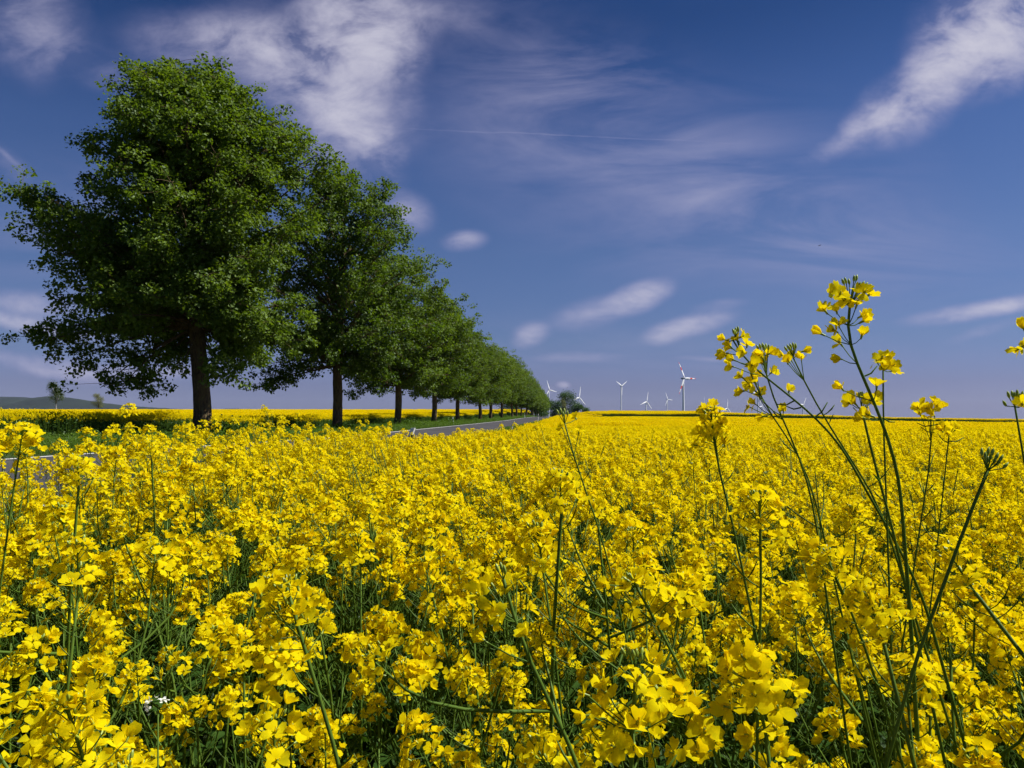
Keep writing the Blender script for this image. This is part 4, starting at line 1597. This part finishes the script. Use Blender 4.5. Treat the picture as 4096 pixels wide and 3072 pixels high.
# ------------------------------------------------------------------ small trees and bushes far off
def small_tree(name, label, px, y, h, w, mat, bark, nleaf, leaf, group=None, trunk_h=0.2, lumps=7, loose=1.0, top=0.5, trunk_r=0.12, seed=3):
    rs = np.random.RandomState(seed)
    x = (px - 512) / F * y
    z = float(gz(x, y))
    root = empty(name, (x, y, z), label, 'bush' if 'bush' in name else 'tree', group)
    tk = MB()
    tube(tk, [(0, 0, -0.2), (0.1, 0, h * 0.3), (0, 0.1, h * 0.6), (0, 0, h * 0.9)], [trunk_r * 1.2, trunk_r, trunk_r * 0.6, trunk_r * 0.15], 7)
    P = []
    for k in range(lumps):
        hh = h * rs.uniform(trunk_h + 0.1, 0.93)
        f = (hh / h - trunk_h) / (1 - trunk_h)
        rr = w / 2 * (math.sin(math.pi * (0.15 + 0.8 * f ** (0.5 + top))) ** 0.6) * rs.uniform(0.3, 0.8)
        a = rs.uniform(0, 6.28)
        c = np.array([rr * math.cos(a), rr * math.sin(a), hh])
        tube(tk, [(0, 0, hh * 0.6), c * np.array([.6, .6, 0.95]), c], [trunk_r * 0.5, trunk_r * 0.3, trunk_r * 0.1], 4)
        P.append(c + rs.normal(size=(nleaf // lumps, 3)) * np.array([w * .13, w * .13, h * 0.075]) * loose)
    P = np.concatenate(P)
    P[:, 2] = np.maximum(P[:, 2], h * 0.03)
    cr = MB()
    instance_arrays(cr, LEAF0, None, LEAF0_T, frames(rs.normal(size=P.shape) + np.array([0, 0, .5]), rs=rs), P, leaf * rs.uniform(.6, 1.3, len(P)), 0)
    tk.build('trunk', [bark], root)
    cr.build('crown', [mat], root, smooth=False)
    return root


small_tree('birch_tree', 'lone airy birch with white trunk on the skyline at far left', 56, 395, 17.5, 9.5, M_BIRCHLEAF, M_BIRCHBARK, 5200, 0.30, trunk_h=0.28, lumps=22, loose=0.62, trunk_r=0.28, seed=5)
small_tree('pale_tree', 'small pale olive round tree on the skyline right of the birch', 98.5, 395, 10.6, 7.0, M_PALELEAF, M_BARK, 3600, 0.24, trunk_h=0.2, lumps=26, loose=0.62, top=1.0, seed=6)
BU = 'dark trees and bushes at the end of the road'
small_tree('broadleaf_tree', 'tallest dark tree of the clump right of the road end', 568, 470, 15.6, 12, M_BUSHLEAF, M_BARK, 6500, 0.45, BU, 0.1, 16, seed=7)
small_tree('broadleaf_tree', 'dark rounded tree at the left of the clump beside the avenue end', 555, 465, 12.0, 11, M_BUSHLEAF, M_BARK, 5000, 0.45, BU, 0.05, 14, seed=8)
small_tree('bush', 'low dark bush sloping down at the right side of the clump', 578, 460, 9.2, 9, M_BUSHLEAF, M_BARK, 3600, 0.42, BU, 0.02, 10, seed=9)
small_tree('bush', 'lowest bush at the right tip of the clump on the field skyline', 586, 455, 7.4, 7, M_BUSHLEAF, M_BARK, 2600, 0.40, BU, 0.02, 8, seed=10)
small_tree('conifer_tree', 'yellowish green conifer in front of the dark clump', 563, 440, 10.0, 5.0, M_PALELEAF, M_BARK, 3000, 0.32, BU, 0.02, 14, top=-0.25, seed=11)
small_tree('bush', 'round green bush beyond the left field seen between the avenue trunks', 507, 400, 8.0, 12, M_BUSHLEAF, M_BARK, 3000, 0.42, None, 0.02, 9, seed=12)
small_tree('bush', 'dark bush seen between the last separate avenue trunks', 519, 420, 8.5, 9, M_BUSHLEAF, M_BARK, 2600, 0.42, None, 0.02, 9, seed=13)
small_tree('bush', 'dark bush under the end of the avenue beside the road crest', 541, 425, 5.5, 9, M_BUSHLEAF, M_BARK, 2600, 0.42, None, 0.02, 9, seed=14)
# leafy shoots round the foot of the nearest trees
for (y, dx, dy, s, lab) in ((32.3, 1.1, -0.9, 1.0, 'leafy green shoots at the foot of the largest tree'), (50.5, 0.9, -0.9, 0.7, 'low leafy shoots at the foot of the second tree'), (70.5, 1.2, -0.9, 1.0, 'low leafy shoots at the foot of the third tree'), (90.5, 1.1, -0.9, 1.1, 'low leafy shoots at the foot of the fourth tree')):
    xx = (xr(y) - D_TREE) + dx
    rs = np.random.RandomState(int(y * 10))
    r_ = empty('shrub', (xx, y + dy, float(gz(xx, y + dy))), lab, 'shrub', 'shoots at the feet of the roadside trees')
    nl = 900
    P = rs.normal(size=(nl, 3)) * np.array([0.62, 0.45, 0.22]) * s + np.array([0, 0, 0.34 * s])
    P[:, 2] = np.abs(P[:, 2])
    mb = MB()
    instance_arrays(mb, LEAF0, None, LEAF0_T, frames(rs.normal(size=P.shape) + np.array([0.2, 0, .9]), rs=rs), P, 0.12 * rs.uniform(.6, 1.3, nl), 0)
    mb.build('foliage', [M_GRASS], r_, smooth=False)
    mb = MB()
    for k in range(10):
        e = rs.normal(size=3) * np.array([.4, .3, .1]) * s + np.array([0, 0, .45 * s])
        tube(mb, [(0, 0, -.05), e * .5, e], [.012, .008, .004], 4)
    mb.build('stem', [M_BARK], r_)

# ------------------------------------------------------------------ marker posts
def marker_post(px_top, py_top, y, u, lean, label, face=-1):
    x = xr(y) + u if px_top is None else (px_top - 512) / F * y
    z = EYE + (416 - py_top) * y / F - 1.0 if py_top else float(gz(x, y))
    root = empty('marker_post', (x, y, z), label, 'marker post', 'roadside marker posts')
    root.rotation_euler = (0, lean, 0)
    w, d = 0.06, 0.05
    a = [(-w, -d * .2), (-w * .55, -d), (w * .55, -d), (w, -d * .2), (w * .8, d), (-w * .8, d)]
    n = len(a)

    def prism(z0, z1, sc, slope=0.0):
        mb = MB()
        V = [(p[0] * sc, p[1] * sc, z0 + 0) for p in a] + [(p[0] * sc, p[1] * sc, z1 + slope * (p[0] / w)) for p in a]
        Q = [(i, (i + 1) % n, n + (i + 1) % n, n + i) for i in range(n)]
        V += [(0, 0, z1)]
        mb.add(V, Q, [(n + i, n + (i + 1) % n, 2 * n) for i in range(n)])
        return mb
    prism(-0.4, 1.0, 1.0, 0.02).build('post_body', [M_POST], root, smooth=False)
    mb = MB()       # slanting black band
    V = [(p[0] * 1.04, p[1] * 1.04, 0.62 + 0.05 * p[0] / w) for p in a] + [(p[0] * 1.04, p[1] * 1.04, 0.80 + 0.05 * p[0] / w) for p in a]
    mb.add(V, [(i, (i + 1) % n, n + (i + 1) % n, n + i) for i in range(n)])
    mb.build('black_band', [M_BLACK], root, smooth=False)
    mb = MB()
    mb.add([(-.02, -d * 1.10, .63), (.02, -d * 1.10, .65), (.02, -d * 1.10, .78), (-.02, -d * 1.10, .76), (-.02, -d * 1.0, .63), (.02, -d * 1.0, .65), (.02, -d * 1.0, .78), (-.02, -d * 1.0, .76)],
           [(0, 1, 2, 3), (4, 5, 1, 0), (5, 6, 2, 1), (6, 7, 3, 2), (7, 4, 0, 3)])
    mb.build('reflector', [M_REFL], root, smooth=False)


marker_post(402, 426.2, 20.0, 0, 0.30, 'nearest white marker post leaning right, half hidden by the rapeseed at the road')
marker_post(510, 420.6, 57.0, 0, 0.28, 'leaning black and white marker post right of the road by the grass strip')
marker_post(537.6, 414.0, 110.0, 0, 0.10, 'upright black and white marker post on the right verge, second beyond the leaning one')
marker_post(548, 414.2, 178.0, 0, 0.0, 'farthest small marker post at the crest right of the road')
marker_post(453.6, 417.2, 90.0, 0, -0.10, 'white marker post on the left verge between the fourth and fifth tree')
marker_post(524.8, 413.4, 222.0, 0, -0.06, 'far small marker post on the left verge near the road crest')

# ------------------------------------------------------------------ wind turbines
def turbine(hx, hy, tip, Rpx, label, red=False, yaw=40, blade=41.0):
    """hx,hy: hub and tip of one blade in the 4096 px photograph; distance follows from the blade length"""
    y = 3096.0 * blade / Rpx
    hub = at(hx / 4, hy / 4, y)
    zg = float(gz(hub[0], y))
    root = empty('wind_turbine', (hub[0], y, zg - 2), label, 'wind turbine', 'wind turbines beyond the field')
    base = np.array([hub[0], y, zg - 2])
    yw = math.radians(yaw)
    ax = np.array([math.sin(yw), -math.cos(yw), 0])       # rotor faces up-wind, to the right and this way
    side = np.array([math.cos(yw), math.sin(yw), 0])
    H = hub[2] - base[2]
    tpos = -ax * 3.6
    mb = MB()
    hh = np.linspace(0, 1, 12)[:, None]
    P = np.array([tpos[0], tpos[1], 0]) + hh * np.array([0, 0, H - 1.6])
    tube(mb, P, np.linspace(2.8, 1.7, 12), 20)
    mb.build('tower', [M_WHITE], root)
    # nacelle: rounded tapering box along the axis, behind the hub
    mb = MB()
    V = []
    secs = [(-9.2, 1.1), (-8.6, 1.7), (-4, 2.1), (-1.6, 1.95), (-1.2, 1.5)]
    m = 10
    for d, r in secs:
        for k in range(m):
            a = 2 * math.pi * k / m
            cx, cz = math.copysign(abs(math.cos(a)) ** 0.6, math.cos(a)), math.copysign(abs(math.sin(a)) ** 0.6, math.sin(a))
            V.append(ax * d + side * r * cx + np.array([0, 0, H + r * cz]))
    Q = [(i * m + k, i * m + (k + 1) % m, (i + 1) * m + (k + 1) % m, (i + 1) * m + k) for i in range(len(secs) - 1) for k in range(m)]
    V += [ax * -9.4 + np.array([0, 0, H]), ax * -1.1 + np.array([0, 0, H])]
    Tt = [(k, (k + 1) % m, len(secs) * m) for k in range(m)] + [((len(secs) - 1) * m + k, (len(secs) - 1) * m + (k + 1) % m, len(secs) * m + 1) for k in range(m)]
    mb.add(V, Q, Tt)
    mb.build('nacelle', [M_NACELLE], root)
    mb = MB()
    tube(mb, [ax * d + np.array([0, 0, H]) for d in (-1.1, -0.2, 1.0, 1.8, 2.3)], [1.5, 1.6, 1.4, 0.9, 0.2], 12)
    mb.build('hub', [M_WHITE], root)
    # blades
    tp = np.array([(tip[0] - hx) / math.cos(yw), -(tip[1] - hy)])
    a0 = math.atan2(tp[1], tp[0])
    for k in range(3):
        a = a0 + k * 2 * math.pi / 3
        d = side * math.cos(a) + np.array([0, 0, math.sin(a)])
        e = np.cross(ax, d)
        st = [(1.0, .95, .95), (3.5, .95, .85), (8, 1.75, .55), (14, 1.5, .42), (20, 1.25, .32), (24, 1.05, .26), (28, .9, .22), (32, .72, .17), (36, .55, .12), (39, .38, .08), (blade, .10, .03)]
        V = []
        for r, c, th in st:
            tw = 0.35 * max(0, 1 - r / 30)
            for q in range(8):
                an = 2 * math.pi * q / 8
                xx, yy = c * math.cos(an) * 1.5 - 0.3 * c, th * math.sin(an)
                V.append(np.array([0, 0, H]) + ax * 0.3 + d * r + e * (xx * math.cos(tw) - yy * math.sin(tw)) + ax * (xx * math.sin(tw) + yy * math.cos(tw)))
        mb = MB()
        n = 8
        V = np.array(V)
        for i in range(len(st) - 1):
            rm = (st[i][0] + st[i + 1][0]) / 2
            isred = red and (20 < rm < 28 or rm > 36)
            mb.add(V[i * n:(i + 2) * n], [(q, (q + 1) % n, n + (q + 1) % n, n + q) for q in range(n)], m=1 if isred else 0)
        mb.build('blade', [M_WHITE, M_RED], root)
    return root


turbine(2198, 1560, (2187, 1521), 41, 'white wind turbine half hidden behind the end of the tree row')
turbine(2317, 1589.5, (2323, 1543.6), 45, 'white wind turbine rising directly behind the dark clump of trees')
turbine(2487, 1544, (2460, 1524.6), 39, 'white wind turbine with two blades raised in a V above the field', yaw=42)
turbine(2587, 1607, (2594, 1566), 42, 'low white wind turbine with one blade pointing left, right of the V bladed one')
turbine(2671, 1598, (2660, 1569), 31, 'small white wind turbine just left of the red banded one')
turbine(2738, 1513, (2708, 1446.6), 74, 'nearest wind turbine with red bands on its white blades', red=True)
turbine(2816, 1613, (2795, 1622), 30, 'wind turbine whose dark nacelle peeks over the dense flower head', yaw=66)
turbine(2909, 1632, (2912, 1595), 37, 'low distant wind turbine with one blade up, right of the dense flower head')
turbine(3034.6, 1577, (3000, 1568), 46, 'wind turbine tower standing behind the leftmost tall rapeseed stems', yaw=30)
turbine(3049, 1625, (3058, 1595), 31, 'small wind turbine partly hidden just right of the tower behind the rapeseed stems')
turbine(3213.6, 1619.7, (3231.7, 1587), 38, 'wind turbine behind the crossing rapeseed stems in the middle of the tall group')
turbine(3462, 1597, (3463, 1559), 38, 'rightmost wind turbine, one blade tip showing behind the tallest rapeseed stem')

# ------------------------------------------------------------------ bird
def bird():
    y = 60.0
    p = at(1279 / 1, 1, 1) if False else at(3279.5 / 4, 981.5 / 4, y)
    root = empty('bird', tuple(p), 'tiny dark bird gliding alone in the blue sky', 'bird')
    mb = MB()
    d = unit(np.array([0.9, 0.25, 0.38]))
    tube(mb, [-d * .11, -d * .07, -d * .01, d * .05, d * .085, d * .105], [.006, .016, .027, .024, .016, .003], 8)
    mb.build('body', [M_BIRD], root)
    s = unit(np.cross(d, [0, 0, 1.0]))
    for sg in (-1, 1):
        mb = MB()
        r, m_, t = d * .04, d * .02 + s * sg * .10 + np.array([0, 0, .025]), -d * .07 + s * sg * .19 + np.array([0, 0, .0])
        th = np.array([0, 0, .004])
        V = [r, m_ + d * .015, t, m_ - d * .06, r - d * .07]
        V = V + [v - th for v in V]
        mb.add(V, [(0, 1, 3, 4), (9, 8, 6, 5), (0, 5, 6, 1), (3, 8, 9, 4)], [(1, 2, 3), (8, 7, 6), (1, 6, 7), (1, 7, 2), (2, 7, 8), (2, 8, 3)])
        mb.build('wing', [M_BIRD], root)
    mb = MB()
    tube(mb, [-d * .10, -d * .15 + s * .012, -d * .18 + s * .02], [.010, .010, .002], 5)
    mb.build('tail', [M_BIRD], root)


bird()


# ------------------------------------------------------------------ clear air that fades the far hills
def haze():
    m, nt = new_mat('haze_air')
    o = nt.nodes.new('ShaderNodeOutputMaterial')
    v = nt.nodes.new('ShaderNodeVolumePrincipled')
    v.inputs['Color'].default_value = (0.62, 0.72, 0.95, 1)
    v.inputs['Density'].default_value = 1.8e-5
    v.inputs['Anisotropy'].default_value = 0.0
    nt.links.new(v.outputs[0], o.inputs['Volume'])
    mb = MB()
    x0, x1, y0, y1, z0, z1 = -7200, 7200, -200, 8600, -160, 190
    V = [(x, y, z) for z in (z0, z1) for y in (y0, y1) for x in (x0, x1)]
    mb.add(V, [(0, 2, 3, 1), (4, 5, 7, 6), (0, 1, 5, 4), (2, 6, 7, 3), (0, 4, 6, 2), (1, 3, 7, 5)])
    tagp(mb.build('haze', m, smooth=False), kind='stuff')


haze()
